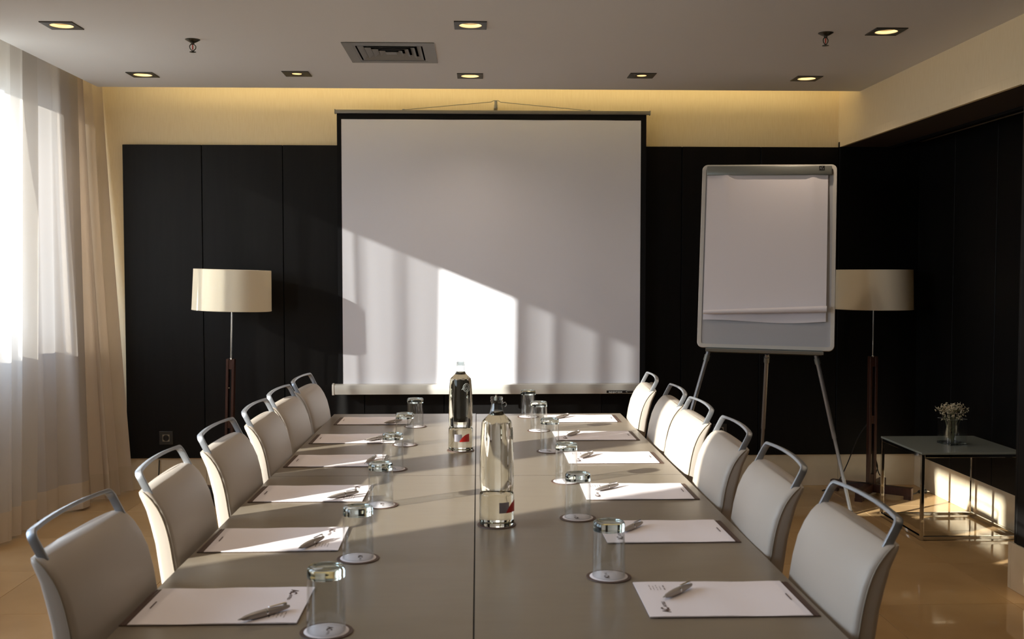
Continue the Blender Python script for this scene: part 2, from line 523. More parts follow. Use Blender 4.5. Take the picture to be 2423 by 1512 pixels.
# window wall with openings
bm = nbm()
cuts = [YN] + [v for a, b in sorted(WINDOWS) for v in (a, b)] + [YB + 0.1]
box(bm, XL - 0.10, XL, YN, YB + 0.1, 0, W_SILL)
box(bm, XL - 0.10, XL, YN, YB + 0.1, W_HEAD, ZT)
for i in range(0, len(cuts), 2):
    box(bm, XL - 0.10, XL, cuts[i], cuts[i + 1], W_SILL, W_HEAD)
struct('wall_left', bm, M['plain_wall'])
for i, (a, b) in enumerate(WINDOWS):
    bm = nbm(); t_ = 0.035
    x0, x1 = XL - 0.085, XL - 0.045
    box(bm, x0, x1, a, a + t_, W_SILL, W_HEAD); box(bm, x0, x1, b - t_, b, W_SILL, W_HEAD)
    box(bm, x0, x1, a + t_, b - t_, W_SILL, W_SILL + t_); box(bm, x0, x1, a + t_, b - t_, W_HEAD - t_, W_HEAD)
    wroot = struct('window_%d' % (i + 1), bm, M['frame_grey'])
    mul = [5.86] if i == 0 else []
    edges = [a + t_] + mul + [b - t_]
    for mm in mul:
        bm = nbm(); box(bm, x0 - 0.01, x1 + 0.01, mm - 0.035, mm + 0.035, W_SILL + t_, W_HEAD - t_)
        obj('mullion', bm, M['frame_grey'], wroot)
    for e0, e1 in zip(edges[:-1], edges[1:]):
        g0 = e0 + (0.035 if e0 in mul else 0); g1 = e1 - (0.035 if e1 in mul else 0)
        bm = nbm()
        f = bm.faces.new([bm.verts.new(p) for p in ((x0 + 0.02, g0, W_SILL + t_), (x0 + 0.02, g1, W_SILL + t_), (x0 + 0.02, g1, W_HEAD - t_), (x0 + 0.02, g0, W_HEAD - t_))])
        obj('pane', bm, M['pane'], wroot)
# wall behind the camera
bm = nbm(); box(bm, -2.70, 2.95, YN - 0.12, YN, 0, ZT)
struct('wall_front', bm, M['wallpaper'])

# ceiling: plane with openings for the fittings, a turned up edge at slot and pocket, and the slab over the pockets
LIGHTS = [(-1.815, 4.665, 0), (-0.03, 4.602, 0), (1.831, 4.66, 0), (-1.825, 5.80, 0), (-0.98, 5.745, 1), (-0.04, 5.775, 0), (0.90, 5.735, 1), (1.83, 5.79, 0)]
HIDDEN = [(x, y_, 0) for y_ in (3.50, 2.35, 1.20) for x in (-1.82, -0.03, 1.83)]
VENT = (-0.422, 5.19)
holes = [(x - 0.056, x + 0.056, y_ - 0.056, y_ + 0.056) for x, y_, _ in LIGHTS + HIDDEN]
holes.append((VENT[0] - 0.165, VENT[0] + 0.165, VENT[1] - 0.175, VENT[1] + 0.175))
gx = sorted({XP, XR} | {h[i] for h in holes for i in (0, 1)})
gy = sorted({YN, YC} | {h[i] for h in holes for i in (2, 3)})
bm = nbm(); vmap = {}
def cv(x, y_):
    if (x, y_) not in vmap:
        vmap[(x, y_)] = bm.verts.new((x, y_, ZC))
    return vmap[(x, y_)]
for i in range(len(gx) - 1):
    for j in range(len(gy) - 1):
        mx_, my_ = (gx[i] + gx[i + 1]) / 2, (gy[j] + gy[j + 1]) / 2
        if any(h[0] < mx_ < h[1] and h[2] < my_ < h[3] for h in holes):
            continue
        bm.faces.new((cv(gx[i], gy[j]), cv(gx[i + 1], gy[j]), cv(gx[i + 1], gy[j + 1]), cv(gx[i], gy[j + 1])))
box(bm, XP, XR, YC - 0.02, YC, ZC + 0.0005, ZC + 0.06)
box(bm, XP, XP + 0.02, YN, YC - 0.02, ZC + 0.0005, ZC + 0.06)
box(bm, XP + 0.02, XR, YN, YC - 0.02, ZC + 0.045, ZC + 0.06) if False else None
struct('ceiling', bm, M['ceiling'])
bm = nbm(); box(bm, -2.70, 2.95, YN - 0.1, YB + 0.1, ZT, ZT + 0.06)
struct('ceiling_slab', bm, M['ceiling'])
# upright that closes the void above the ceiling from pocket and slot, with the ledge that carries the cove tube
bm = nbm()
box(bm, XP + 0.001, XP + 0.02, YN, 5.95, ZC + 0.055, ZT)
box(bm, XP + 0.02, XR, 5.93, 5.95, ZC + 0.055, ZT)
box(bm, XP + 0.001, XR, 5.95, YC - 0.001, ZC + 0.055, ZC + 0.061)
struct('trim_3', bm, M['ceiling'])

# hidden warm cove tube lying on the ledge
bm = nbm(); tube(bm, [(-1.95, 6.10, ZC + 0.085), (2.15, 6.10, ZC + 0.085)], 0.014, 8)
tag(obj('cove_tube', bm, M['cove'], None, 40), 'warm light tube on the ledge above the slot over the projection screen', 'light tube')


# ================================================================== DOWNLIGHTS
def lamp_light(o, energy, dim):
    ld = bpy.data.lights.new('halogen', 'SPOT')
    ld.energy = energy; ld.color = (1.0, 0.80, 0.60)
    ld.spot_size = math.radians(130); ld.spot_blend = 1.0; ld.shadow_soft_size = 0.012
    lo = bpy.data.objects.new('halogen_light', ld); COL.objects.link(lo)
    lo.parent = o; lo.location = (0, 0, -0.008)
    return lo

NAMES = ['bright square downlight above the window end of the near ceiling row, beside a sprinkler',
         'bright square downlight in the middle of the near ceiling row, above the air vent',
         'bright square downlight at the flipchart end of the near row, right next to a sprinkler',
         'bright square downlight at the curtain corner of the ceiling, far row',
         'dim amber square downlight between the curtain corner lamp and the air vent',
         'bright square downlight above the top middle of the projection screen',
         'dim amber square downlight above the upper right corner of the projection screen',
         'bright square downlight above the flipchart, far ceiling row']
def downlight(x, y_, dim, label, energy):
    t = thing('downlight', label, 'ceiling light', (x, y_, ZC), 0, 'square ceiling downlights')
    # square trim with round opening
    bm = nbm(); n_ = 32; R0 = 0.050 if not dim else 0.034; h = 0.071
    inner, outer = [], []
    for k in range(n_):
        a = 2 * PI * k / n_ + PI / 4
        c, s = math.cos(a), math.sin(a)
        q = h / max(abs(c), abs(s))
        inner.append((R0 * c, R0 * s)); outer.append((q * c, q * s))
    ring_strip(bm, [[(p[0], p[1], 0.004) for p in inner], [(p[0], p[1], -0.0045) for p in inner], [(p[0] * 0.985, p[1] * 0.985, -0.0045) for p in outer],
                    [(p[0], p[1], -0.002) for p in outer], [(p[0], p[1], -0.0002) for p in outer]])
    obj('trim_plate', bm, M['fixture'], t)
    if not dim:
        bm = nbm(); lathe(bm, [(R0 - 0.0005, -0.002), (R0 - 0.004, -0.001), (R0 - 0.006, 0.010)], 32, cap0=False, cap1=False)
        obj('rim', bm, M['rim_glow'], t, 60)
        bm = nbm(); lathe(bm, [(R0 - 0.003, 0.010), (0.036, 0.030), (0.022, 0.05), (0.012, 0.055)], 32, cap0=False, cap1=True)
        obj('reflector', bm, M['reflector'], t, 60)
        bm = nbm(); lathe(bm, [(0.002, 0.010), (0.008, 0.013), (0.011, 0.022), (0.009, 0.031), (0.002, 0.034)], 16)
        obj('bulb', bm, M['bulb'], t, 60)
    else:
        bm = nbm(); lathe(bm, [(R0 - 0.0005, 0.0), (R0 - 0.003, 0.012), (0.026, 0.03)], 32, cap0=False, cap1=False)
        obj('reflector', bm, M['fixture'], t, 60)
        bm = nbm(); lathe(bm, [(0.026, -0.0015), (0.022, 0.001)], 24, cap0=True, cap1=True)
        obj('bulb', bm, M['bulb_dim'], t, 60)
    bm = nbm(); lathe(bm, [(0.056, 0.002), (0.056, 0.066)], 24, cap0=False, cap1=True)
    obj('can', bm, M['fixture'], t, 40)
    lamp_light(t, energy, dim)
    return t

for (x, y_, dim), lb in zip(LIGHTS, NAMES):
    downlight(x, y_, dim, lb, 11.0 if not dim else 1.5)
for i, (x, y_, dim) in enumerate(HIDDEN):
    downlight(x, y_, dim, 'square downlight of the %s ceiling row from the screen, %s' % (('third', 'fourth', 'fifth')[i // 3], ('window end', 'middle', 'right end')[i % 3]), 10.0)

# ================================================================== AIR VENT
t = thing('air_vent', 'grey square louvred air diffuser in the ceiling over the table', 'air vent', (VENT[0], VENT[1], ZC))
def sq_ring(bm, h0, z0, h1, z1, th=0.0015, ry=1.0):
    for h, z, dz in ((0, 0, 0),):
        pass
    lo = [[(sx * hh, sy * hh * ry, zz) for sx, sy in ((-1, -1), (1, -1), (1, 1), (-1, 1))] for hh, zz in
          ((h0, z0), (h1, z1), (h1, z1 + th), (h0, z0 + th), (h0, z0))]
    ring_strip(bm, lo)
bm = nbm(); sq_ring(bm, 0.218, -0.004, 0.170, -0.0055, 0.002, 1.07); sq_ring(bm, 0.172, -0.0045, 0.160, -0.0045, 0.002, 1.07)
obj('frame', bm, M['vent'], t)
for h in (0.152, 0.120, 0.088, 0.056):
    bm = nbm(); sq_ring(bm, h, -0.004, h - 0.024, 0.010, 0.0012, 1.07)
    obj('louvre', bm, M['vent'], t)
bm = nbm(); box(bm, -0.166, 0.166, -0.176, 0.176, 0.060, 0.064)
obj('duct_back', bm, M['black'], t)
bm = nbm(); box(bm, -0.026, 0.026, -0.028, 0.028, -0.004, -0.002); obj('centre_plate', bm, M['vent'], t)
bm = nbm()
for (a, b, c, d) in ((-0.166, -0.164, -0.176, 0.176), (0.164, 0.166, -0.176, 0.176), (-0.164, 0.164, -0.176, -0.174), (-0.164, 0.164, 0.174, 0.176)):
    box(bm, a, b, c, d, 0.0, 0.060)
obj('duct_side', bm, M['black'], t)

# ================================================================== SPRINKLERS
def sprinkler(x, y_, label):
    t = thing('sprinkler', label, 'sprinkler', (x, y_, ZC), 0.4, 'ceiling sprinklers')
    bm = nbm(); lathe(bm, [(0.034, -0.0003), (0.034, -0.002), (0.022, -0.009), (0.012, -0.014), (0.009, -0.014)], 24)
    obj('escutcheon', bm, M['sprinkler'], t, 50)
    bm = nbm(); lathe(bm, [(0.008, -0.014), (0.008, -0.022), (0.005, -0.024)], 16); obj('body', bm, M['sprinkler'], t, 50)
    for s in (-1, 1):
        bm = nbm(); tube(bm, smooth_path([(s * 0.006, 0, -0.022), (s * 0.0135, 0, -0.030), (s * 0.012, 0, -0.042), (s * 0.003, 0, -0.052)], 4), 0.0022, 8)
        obj('frame_arm', bm, M['sprinkler'], t, 60)
    bm = nbm(); lathe(bm, [(0.002, -0.024), (0.0025, -0.030), (0.0025, -0.044), (0.0015, -0.048)], 10); obj('bulb', bm, M['red_bulb'], t, 60)
    bm = nbm(); lathe(bm, [(0.004, -0.050), (0.004, -0.055), (0.015, -0.0565), (0.015, -0.058), (0.004, -0.059)], 20); obj('deflector', bm, M['sprinkler'], t, 50)
sprinkler(-1.32, 4.93, 'grey ceiling sprinkler with a red bulb on the window side')
sprinkler(1.57, 4.70, 'grey ceiling sprinkler with a red bulb on the flipchart side')

# ================================================================== CURTAINS
def curtain(name, label, cat, top, bot, folds, amp, phase, m, mhem, z0=0.015, z1=2.60, hem=0.15, nu=140, nv=26, irr=0.35, seed=1, group=None, side=None):
    """top / bot: (y_start, y_end, x) plan of the heading and of the hem"""
    rr = random.Random(seed)
    ph = [rr.uniform(0, 2 * PI) for _ in range(4)]
    def P(u, z):
        v = 1 - (z - z0) / (z1 - z0)
        v2 = v ** 1.3
        ya = top[0] + (bot[0] - top[0]) * v2; yb = top[1] + (bot[1] - top[1]) * v2
        xa = top[2] + (bot[2] - top[2]) * v2; xb = top[3] + (bot[3] - top[3]) * v2
        a = 2 * PI * folds * u + phase + irr * math.sin(2 * PI * 1.7 * u + ph[0]) + 0.25 * irr * math.sin(4 * v + ph[1])
        A = amp * (0.75 + 0.45 * v) * (1 + 0.4 * math.sin(2 * PI * 2.3 * u + ph[2]))
        sx = math.sin(a) + 0.25 * math.sin(2 * a + ph[3] + v)
        return (xa + (xb - xa) * u + A * sx, ya + (yb - ya) * u + 0.35 * A * math.sin(2 * a + 0.6), z)
    def sheet(za, zb, n_):
        bm = nbm()
        rows = [[bm.verts.new(P(i / nu, za + (zb - za) * j / n_)) for i in range(nu + 1)] for j in range(n_ + 1)]
        for j in range(n_):
            for i in range(nu):
                bm.faces.new((rows[j][i], rows[j][i + 1], rows[j + 1][i + 1], rows[j + 1][i]))
        return bm
    t = thing(name, label, cat, (0, 0, 0), 0, group)
    obj('fabric', sheet(z0 + hem, z1, nv), m, t, 180)
    obj('hem', sheet(z0, z0 + hem, 3), mhem, t, 180)
    return t

curtain('sheer_curtain', 'pale sheer curtain glowing with daylight at the frame edge, nearest the camera', 'curtain',
        (5.07, 5.62, -2.33, -2.34), (5.08, 5.52, -2.38, -2.36), 3.2, 0.028, 0.4, M['sheer'], M['hem'], seed=2, group='curtains at the window wall', z1=2.62)
curtain('sheer_curtain', 'grey see-through curtain panel hanging behind the bright one, with a deep hem', 'curtain',
        (5.50, 6.16, -2.43, -2.30), (5.56, 6.06, -2.46, -2.22), 2.3, 0.022, 2.2, M['sheer2'], M['hem'], seed=5, group='curtains at the window wall', z1=2.62)
curtain('beige_curtain', 'gathered beige curtain in tight folds next to the dark panelled wall', 'curtain',
        (5.98, 6.53, -2.40, -2.33), (5.98, 6.44, -2.33, -2.17), 4, 0.034, 1.0, M['sheer_dense'], M['hem'], seed=8, group='curtains at the window wall', z1=2.62)
# the curtains drawn in front of the solid wall, outside the frame
curtain('sheer_curtain', 'bunched sheer curtain past the frame edge, before the clear gap', 'curtain',
        (4.10, 4.755, -2.34, -2.34), (4.12, 4.755, -2.34, -2.34), 4, 0.07, 0.0, M['sheer_bunch'], M['hem'], seed=11, z1=2.62)
curtain('heavy_curtain', 'heavy beige curtain bunched against the solid wall between windows', 'curtain',
        (2.95, 3.75, -2.34, -2.34), (2.72, 3.75, -2.34, -2.34), 7, 0.045, 0.3, M['drape'], M['drape'], seed=12, z1=2.62)

# ================================================================== TABLES
def meeting_table(x0, x1, y0, y1, label):
    cx, cy_ = (x0 + x1) / 2, (y0 + y1) / 2
    t = thing('meeting_table', label, 'table', (cx, cy_, 0), 0, 'tables pushed together as one')
    hx, hy = (x1 - x0) / 2, (y1 - y0) / 2
    bm = nbm(); box(bm, -hx, hx, -hy, hy, 0.712, 0.740, 0.0005, 1)
    for f in bm.faces:
        f.normal_update()
        f.material_index = 1 if abs(f.normal.z) < 0.9 else 0
    obj('tabletop', bm, [M['table'], M['table_edge']], t)
    if x1 < 0:      # added dark strip standing in for the shade between the rows of tops
        bm = nbm(); box(bm, hx + 0.0001, hx + 0.0019, -hy, hy, 0.715, 0.7388)
        obj('joint_shade', bm, M['black'], t)
    bm = nbm(); box(bm, -hx + 0.05, hx - 0.05, -hy + 0.05, -hy + 0.07, 0.65, 0.7115); box(bm, -hx + 0.05, hx - 0.05, hy - 0.07, hy - 0.05, 0.65, 0.7115)
    obj('apron', bm, M['steel'], t)
    for sx in (-1, 1):
        for sy in (-1, 1):
            bm = nbm(); tube(bm, [(sx * (hx - 0.045), sy * (hy - 0.016), 0.0), (sx * (hx - 0.045), sy * (hy - 0.016), 0.7118)], 0.012, 14)
            obj('leg', bm, M['alu'], t, 50)
    return t
meeting_table(-0.630, -0.0088, 3.1695, 4.565, 'taupe tabletop on the window side at the screen end of the long table')
meeting_table(-0.0068, 0.628, 3.1595, 4.553, 'taupe tabletop on the flipchart side at the screen end of the long table')
meeting_table(-0.630, -0.0088, 1.60, 3.168, 'taupe tabletop on the window side at the camera end of the long table')
meeting_table(-0.0068, 0.628, 1.60, 3.158, 'taupe tabletop on the flipchart side at the camera end of the long table')
TZ = 0.740

# ================================================================== CHAIRS
def make_chair():
    """sitter faces local -x; origin on the floor"""
    t = thing('meeting_chair', '', 'chair')
    # backrest: loops from bottom to top (z, x_front, x_rear, half width)
    prof = [(0.455, 0.005, 0.055, 0.170), (0.475, -0.002, 0.062, 0.180), (0.56, 0.028, 0.084, 0.184), (0.65, 0.049, 0.097, 0.186), (0.72, 0.063, 0.107, 0.187),
            (0.77, 0.071, 0.114, 0.187), (0.81, 0.081, 0.124, 0.186), (0.84, 0.094, 0.133, 0.184), (0.86, 0.107, 0.142, 0.1835),
            (0.872, 0.118, 0.148, 0.182), (0.8785, 0.127, 0.150, 0.179), (0.8800, 0.131, 0.148, 0.174)]
    up = lambda z: z + 0.011 * (z - 0.455) / 0.42
    prof = [(up(z), a_, b_, c_) for z, a_, b_, c_ in prof]
    bm = nbm(); loops = []
    NS = 10
    for z, xf, xr, hw in prof:
        hx = (xr - xf) / 2; cx = (xr + xf) / 2
        lp = []
        r = min(0.011, hx * 0.9)
        base = rrect(hx, hw, r, 4)
        # subdivide the long sides so the front can belly out a little
        pts = []
        for i, p in enumerate(base):
            q = base[(i + 1) % len(base)]
            pts.append(p)
            if abs(p[1] - q[1]) > 0.1:
                for k in range(1, NS):
                    pts.append((p[0] + (q[0] - p[0]) * k / NS, p[1] + (q[1] - p[1]) * k / NS))
        for (px, py) in pts:
            b = 1 - (py / hw) ** 2
            belly = -0.007 * b if px < 0 else 0.005 * b
            lp.append((cx + px + belly, py, z - 0.004 * (abs(py) / hw) ** 4))
        loops.append(lp)
    ring_strip(bm, loops, True, True, True)
    obj('backrest', bm, M['leather'], t, 60)
    # piping along the two front edges
    for s in (-1, 1):
        path = []
        for z, xf, xr, hw in prof[1:]:
            path.append((xf + 0.0105, s * (hw + 0.0006), z - 0.004))
        bm = nbm(); tube(bm, smooth_path(path, 3), 0.0013, 6)
        obj('seam', bm, M['seam'], t, 180)
    # seat
    bm = nbm(); box(bm, -0.42, 0.035, -0.195, 0.195, 0.415, 0.468, 0.022, 4)
    obj('seat', bm, M['leather'], t, 50)
    # grab handle: flat bar hoop standing out of the top
    base, corner = Vector((0.118, -0.168, 0.850)), Vector((0.153, -0.168, 0.917))
    bow = Vector((0.163, 0.0, 0.920))
    def fillet(a_, c_, b_, ra):
        p0 = c_ + (a_ - c_).normalized() * ra; p1 = c_ + (b_ - c_).normalized() * ra
        return [p0 * (1 - t_) ** 2 + c_ * 2 * t_ * (1 - t_) + p1 * t_ ** 2 for t_ in [k / 6 for k in range(7)]]
    half = [base, base.lerp(corner, 0.4)] + fillet(base, corner, Vector((0.157, -0.09, 0.919)), 0.017)
    half += [Vector((0.1575, -0.120, 0.9185)), Vector((0.1605, -0.080, 0.9195)), Vector((0.1625, -0.040, 0.920))]
    pts = half + [bow] + [Vector((p.x, -p.y, p.z)) for p in half[::-1]]
    P = [Vector((p[0], p[1], up(p[2]))) for p in pts]
    bm = nbm(); loops = []
    for i, p in enumerate(P):
        d = (P[min(i + 1, len(P) - 1)] - P[max(i - 1, 0)]).normalized()
        wdir = Vector((0.93, 0, -0.36))            # across the flat of the bar
        wdir = (wdir - d * wdir.dot(d)).normalized()
        tdir = d.cross(wdir).normalized()
        loops.append([p + wdir * a + tdir * b for a, b in rrect(0.0075, 0.0038, 0.0012, 2)])
    ring_strip(bm, loops, True, True, True)
    obj('grab_handle', bm, M['alu'], t, 40)
    # legs and side rails
    for s in (-1, 1):
        bm = nbm(); tube(bm, [(-0.375, s * 0.184, 0.0), (-0.36, s * 0.176, 0.42)], [0.011, 0.015], 12)
        obj('leg', bm, M['alu'], t, 60)
        bm = nbm(); tube(bm, smooth_path([(0.10, s * 0.184, 0.0), (0.055, s * 0.18, 0.25), (0.03, s * 0.176, 0.45)], 4), 0.013, 12)
        obj('leg', bm, M['alu'], t, 60)
        bm = nbm(); box(bm, -0.37, 0.04, s * 0.176 - 0.008, s * 0.176 + 0.008, 0.388, 0.4145, 0.002, 1)
        obj('side_rail', bm, M['alu'], t, 40)
    return t

ORD = ['nearest the camera', 'second from the camera', 'third from the camera', 'third from the screen', 'second from the screen', 'nearest the screen']
CR = [(0.750, 1.985, 0.0), (0.742, 2.485, -0.03), (0.746, 2.98, -0.02), (0.749, 3.470, 0.0), (0.755, 3.905, -0.03), (0.738, 4.385, -0.05)]
CLh = [(-0.753, 1.948, -0.04), (-0.753, 2.480, 0.02), (-0.746, 2.99, -0.02), (-0.738, 3.468, 0.0), (-0.745, 3.920, -0.03), (-0.738, 4.380, -0.04)]
K = 0.978
CR = [(a * K, b * K, c) for a, b, c in CR]
CLh = [(a * K, b * K, c) for a, b, c in CLh]
proto = make_chair()
used = False
EXR = ['shaded', 'all in shade', 'half sunlit', 'fully sunlit', 'partly shaded', 'brightly sunlit']
EXL = ['unlit', 'sunlit side', 'sunlit side edge', 'sunlit edge', 'mostly shaded', 'all shaded']
for i, (x, y_, rz) in enumerate(CR):
    c = proto if not used else copy_tree(proto); used = True
    c.location = (x - 0.151 * math.cos(rz), y_ - 0.151 * math.sin(rz), 0)
    c.rotation_euler = (0, 0, rz)
    tag(c, 'cream leather chair on the flipchart side, %s, %s' % (ORD[i], EXR[i]), 'chair', 'cream leather chairs around the table')
for i, (x, y_, rz) in enumerate(CLh):
    c = copy_tree(proto)
    c.location = (x + 0.151 * math.cos(rz), y_ + 0.151 * math.sin(rz), 0)
    c.rotation_euler = (0, 0, PI + rz)
    tag(c, 'cream leather chair on the curtain side, %s, %s' % (ORD[i], EXL[i]), 'chair', 'cream leather chairs around the table')

# ================================================================== TABLE SETTINGS
PH, PW = 0.2085, 0.295
pad = thing('desk_mat', '', 'desk mat')      # thin brown mat under each notepad
bm = nbm(); box(bm, -0.136, 0.160, -0.1035, 0.1035, 0.0002, 0.0018, 0.0004, 1)
obj('base', bm, M['mat_leather'], pad)
for xx in (0.1495, 0.1555):
    bm = nbm(); box(bm, xx - 0.0012, xx + 0.0012, -0.1030, 0.1030, 0.0018, 0.0025)
    obj('ridge', bm, M['mat_leather'], pad)

note = thing('notepad', '', 'notepad')
bm = nbm()
nx_ = 12
grid = [[None] * 2 for _ in range(nx_ + 1)]
lo = []
for i in range(nx_ + 1):
    f = i / nx_
    x = -PW / 2 + PW * f
    zc = 0.0006 * math.sin(PI * f * 2.0) + 0.0004 * math.sin(PI * f * 5)
    lo.append([(x, -PH / 2, 0.0022), (x, PH / 2, 0.0022), (x, PH / 2, 0.0038 + zc), (x, -PH / 2, 0.0038 + zc)])
ring_strip(bm, lo, True, True, True)
obj('sheets', bm, M['paper'], note)
def pr(name, body, size, x, y_, rot, bold=0.0):
    # lettering lies on the sheet; the sheet's head is at -x, so a reader on the +x side sees it upright
    mw = Matrix.Translation((x, y_, 0.0050)) @ Matrix.Rotation(PI / 2, 4, 'Z')
    return text_mesh(name, body, size, M['ink'], note, mw, bold=bold)
pr('printed_logo', 'AC', 0.020, -0.112, -0.070, 0, 0.0009)
pr('printed_name', 'HOTELS', 0.0085, -0.110, -0.038, 0, 0.0002)
bm = nbm()      # small lines of address print
for k, (xx, l0, l1) in enumerate([(-0.120, 0.045, 0.085), (-0.1135, 0.048, 0.075), (-0.107, 0.048, 0.080), (-0.1005, 0.050, 0.074), (-0.093, 0.045, 0.082)]):
    wv = 0.0006 if k not in (4,) else 0.0011
    nseg = 9
    for q in range(nseg):
        if (q * 7 + k) % 4 == 0:
            continue
        a = l0 + (l1 - l0) * q / nseg; b = a + (l1 - l0) / nseg * 0.8
        bm.faces.new([bm.verts.new(p) for p in ((xx - wv, a, 0.0050), (xx + wv, a, 0.0050), (xx + wv, b, 0.0050), (xx - wv, b, 0.0050))])
obj('printed_address', bm, M['ink'], note)
bm = nbm()
bm.faces.new([bm.verts.new(p) for p in ((0.133, -0.020, 0.0050), (0.1355, -0.020, 0.0050), (0.1355, 0.020, 0.0050), (0.133, 0.020, 0.0050))])
obj('printed_footer', bm, M['ink'], note)

def make_pen():
    t = thing('ballpoint_pen', '', 'pen')
    def ax(name, prof, m, seg=16):
        bm = nbm()
        loops = [[(x, r * math.cos(2 * PI * k / seg), 0.0068 + r * math.sin(2 * PI * k / seg)) for k in range(seg)] for x, r in prof]
        ring_strip(bm, loops, True, True, True)
        return obj(name, bm, m, t, 50)
    ax('lower_barrel', [(-0.046, 0.0022), (-0.040, 0.0042), (-0.025, 0.0060), (-0.010, 0.0068), (0.002, 0.0068)], M['pen'])
    ax('tip', [(-0.0535, 0.0004), (-0.052, 0.0009), (-0.046, 0.0021)], M['pen_chrome'])
    ax('ring', [(0.002, 0.0069), (0.0055, 0.0069)], M['pen_chrome'])
    ax('upper_barrel', [(0.0055, 0.0065), (0.020, 0.0062), (0.038, 0.0050), (0.050, 0.0036), (0.0535, 0.0024)], M['pen'])
    bm = nbm(); box(bm, 0.010, 0.047, -0.0022, 0.0022, 0.0145, 0.0158, 0.0004, 1)
    box(bm, 0.040, 0.047, -0.0020, 0.0020, 0.0110, 0.0146)
    o = obj('clip', bm, M['pen_chrome'], t)
    return t
pen = make_pen()

def make_coaster():
    t = thing('coaster', '', 'coaster')
    bm = nbm(); lathe(bm, [(0.0455, 0.0002), (0.046, 0.0008), (0.0455, 0.0018)], 40); obj('base', bm, M['mat_leather'], t, 50)
    bm = nbm(); lathe(bm, [(0.0385, 0.0019), (0.0388, 0.0022), (0.0385, 0.0025)], 40); d = obj('doily', bm, M['paper'], t, 50)
    mw = Matrix.Translation((-0.004, -0.009, 0.0028)) @ Matrix.Rotation(PI / 2, 4, 'Z')
    text_mesh('printed_logo', 'AC', 0.014, M['ink'], d, mw, bold=0.0006)
    mw = Matrix.Translation((-0.004, 0.011, 0.0028)) @ Matrix.Rotation(PI / 2, 4, 'Z')
    text_mesh('printed_name', 'HOTELS', 0.006, M['ink'], d, mw)
    return t
coaster = make_coaster()

def make_tumbler():
    """upturned water glass: rim on the table, heavy base on top"""
    t = thing('water_glass', '', 'glass')
    bm = nbm(); lathe(bm, [(0.0335, 0.0), (0.0333, 0.004), (0.0330, 0.050), (0.0322, 0.094)], 48, cap0=False, cap1=False)
    obj('wall', bm, M['tumbler'], t, 60)
    bm = nbm(); lathe(bm, [(0.0312, 0.0), (0.0310, 0.050), (0.0303, 0.0935)], 48, cap0=False, cap1=False)
    obj('inner_wall', bm, M['tumbler'], t, 60)
    bm = nbm(); lathe(bm, [(0.0336, 0.0), (0.0324, -0.0), (0.0312, 0.0)][:1] + [(0.0338, 0.0008), (0.0324, 0.0014), (0.0312, 0.0008), (0.0312, 0.0)], 48, cap0=False, cap1=False)
    obj('lip', bm, M['tumbler'], t, 60)
    bm = nbm(); lathe(bm, [(0.002, 0.0962), (0.014, 0.0955), (0.026, 0.0948), (0.0315, 0.0938), (0.0324, 0.0942), (0.0325, 0.102), (0.0320, 0.109), (0.0295, 0.1125), (0.024, 0.1125), (0.019, 0.1108), (0.002, 0.1100)], 48)
    obj('base', bm, M['thick_glass'], t, 35)
    return t
tumbler = make_tumbler()

lp_y = [1.925, 2.405, 2.908, 3.417, 3.873, 4.340]
rp_y = [1.936, 2.452, 2.907, 3.446, 3.914, 4.380]
lp_x = [-0.4675, -0.4600, -0.4590, -0.4580, -0.4510, -0.4250]
rp_x = [0.4555, 0.4420, 0.4440, 0.4420, 0.4370, 0.4310]
pens_l = [((-0.418, 1.82), (-0.349, 1.887)), ((-0.395, 2.297), (-0.358, 2.384)), ((-0.405, 2.813), (-0.336, 2.882)), ((-0.383, 3.345), (-0.316, 3.425)), ((-0.410, 3.782), (-0.345, 3.855)), ((-0.379, 4.218), (-0.318, 4.297))]
pens_r = [((0.346, 1.918), (0.417, 1.998)), ((0.338, 2.420), (0.400, 2.505)), ((0.329, 2.888), (0.402, 2.960)), ((0.334, 3.402), (0.389, 3.492)), ((0.333, 3.871), (0.389, 3.957)), ((0.325, 4.345), (0.388, 4.428))]
gl_l = [(-0.262, 1.782), (-0.260, 2.243), (-0.259, 2.761), (-0.268, 3.270), (-0.263, 3.735), (-0.252, 4.180)]
gl_r = [(0.266, 2.090), (0.252, 2.600), (0.262, 3.058), (0.249, 3.585), (0.239, 4.055), (0.216, 4.450)]
state = {}
def put(key, proto_, x, y_, z, rz, label, cat, group):
    if key not in state:
        state[key] = 1; o = proto_
    else:
        o = copy_tree(proto_)
    o.location = (x, y_, z); o.rotation_euler = (0, 0, rz)
    return tag(o, label, cat, group)
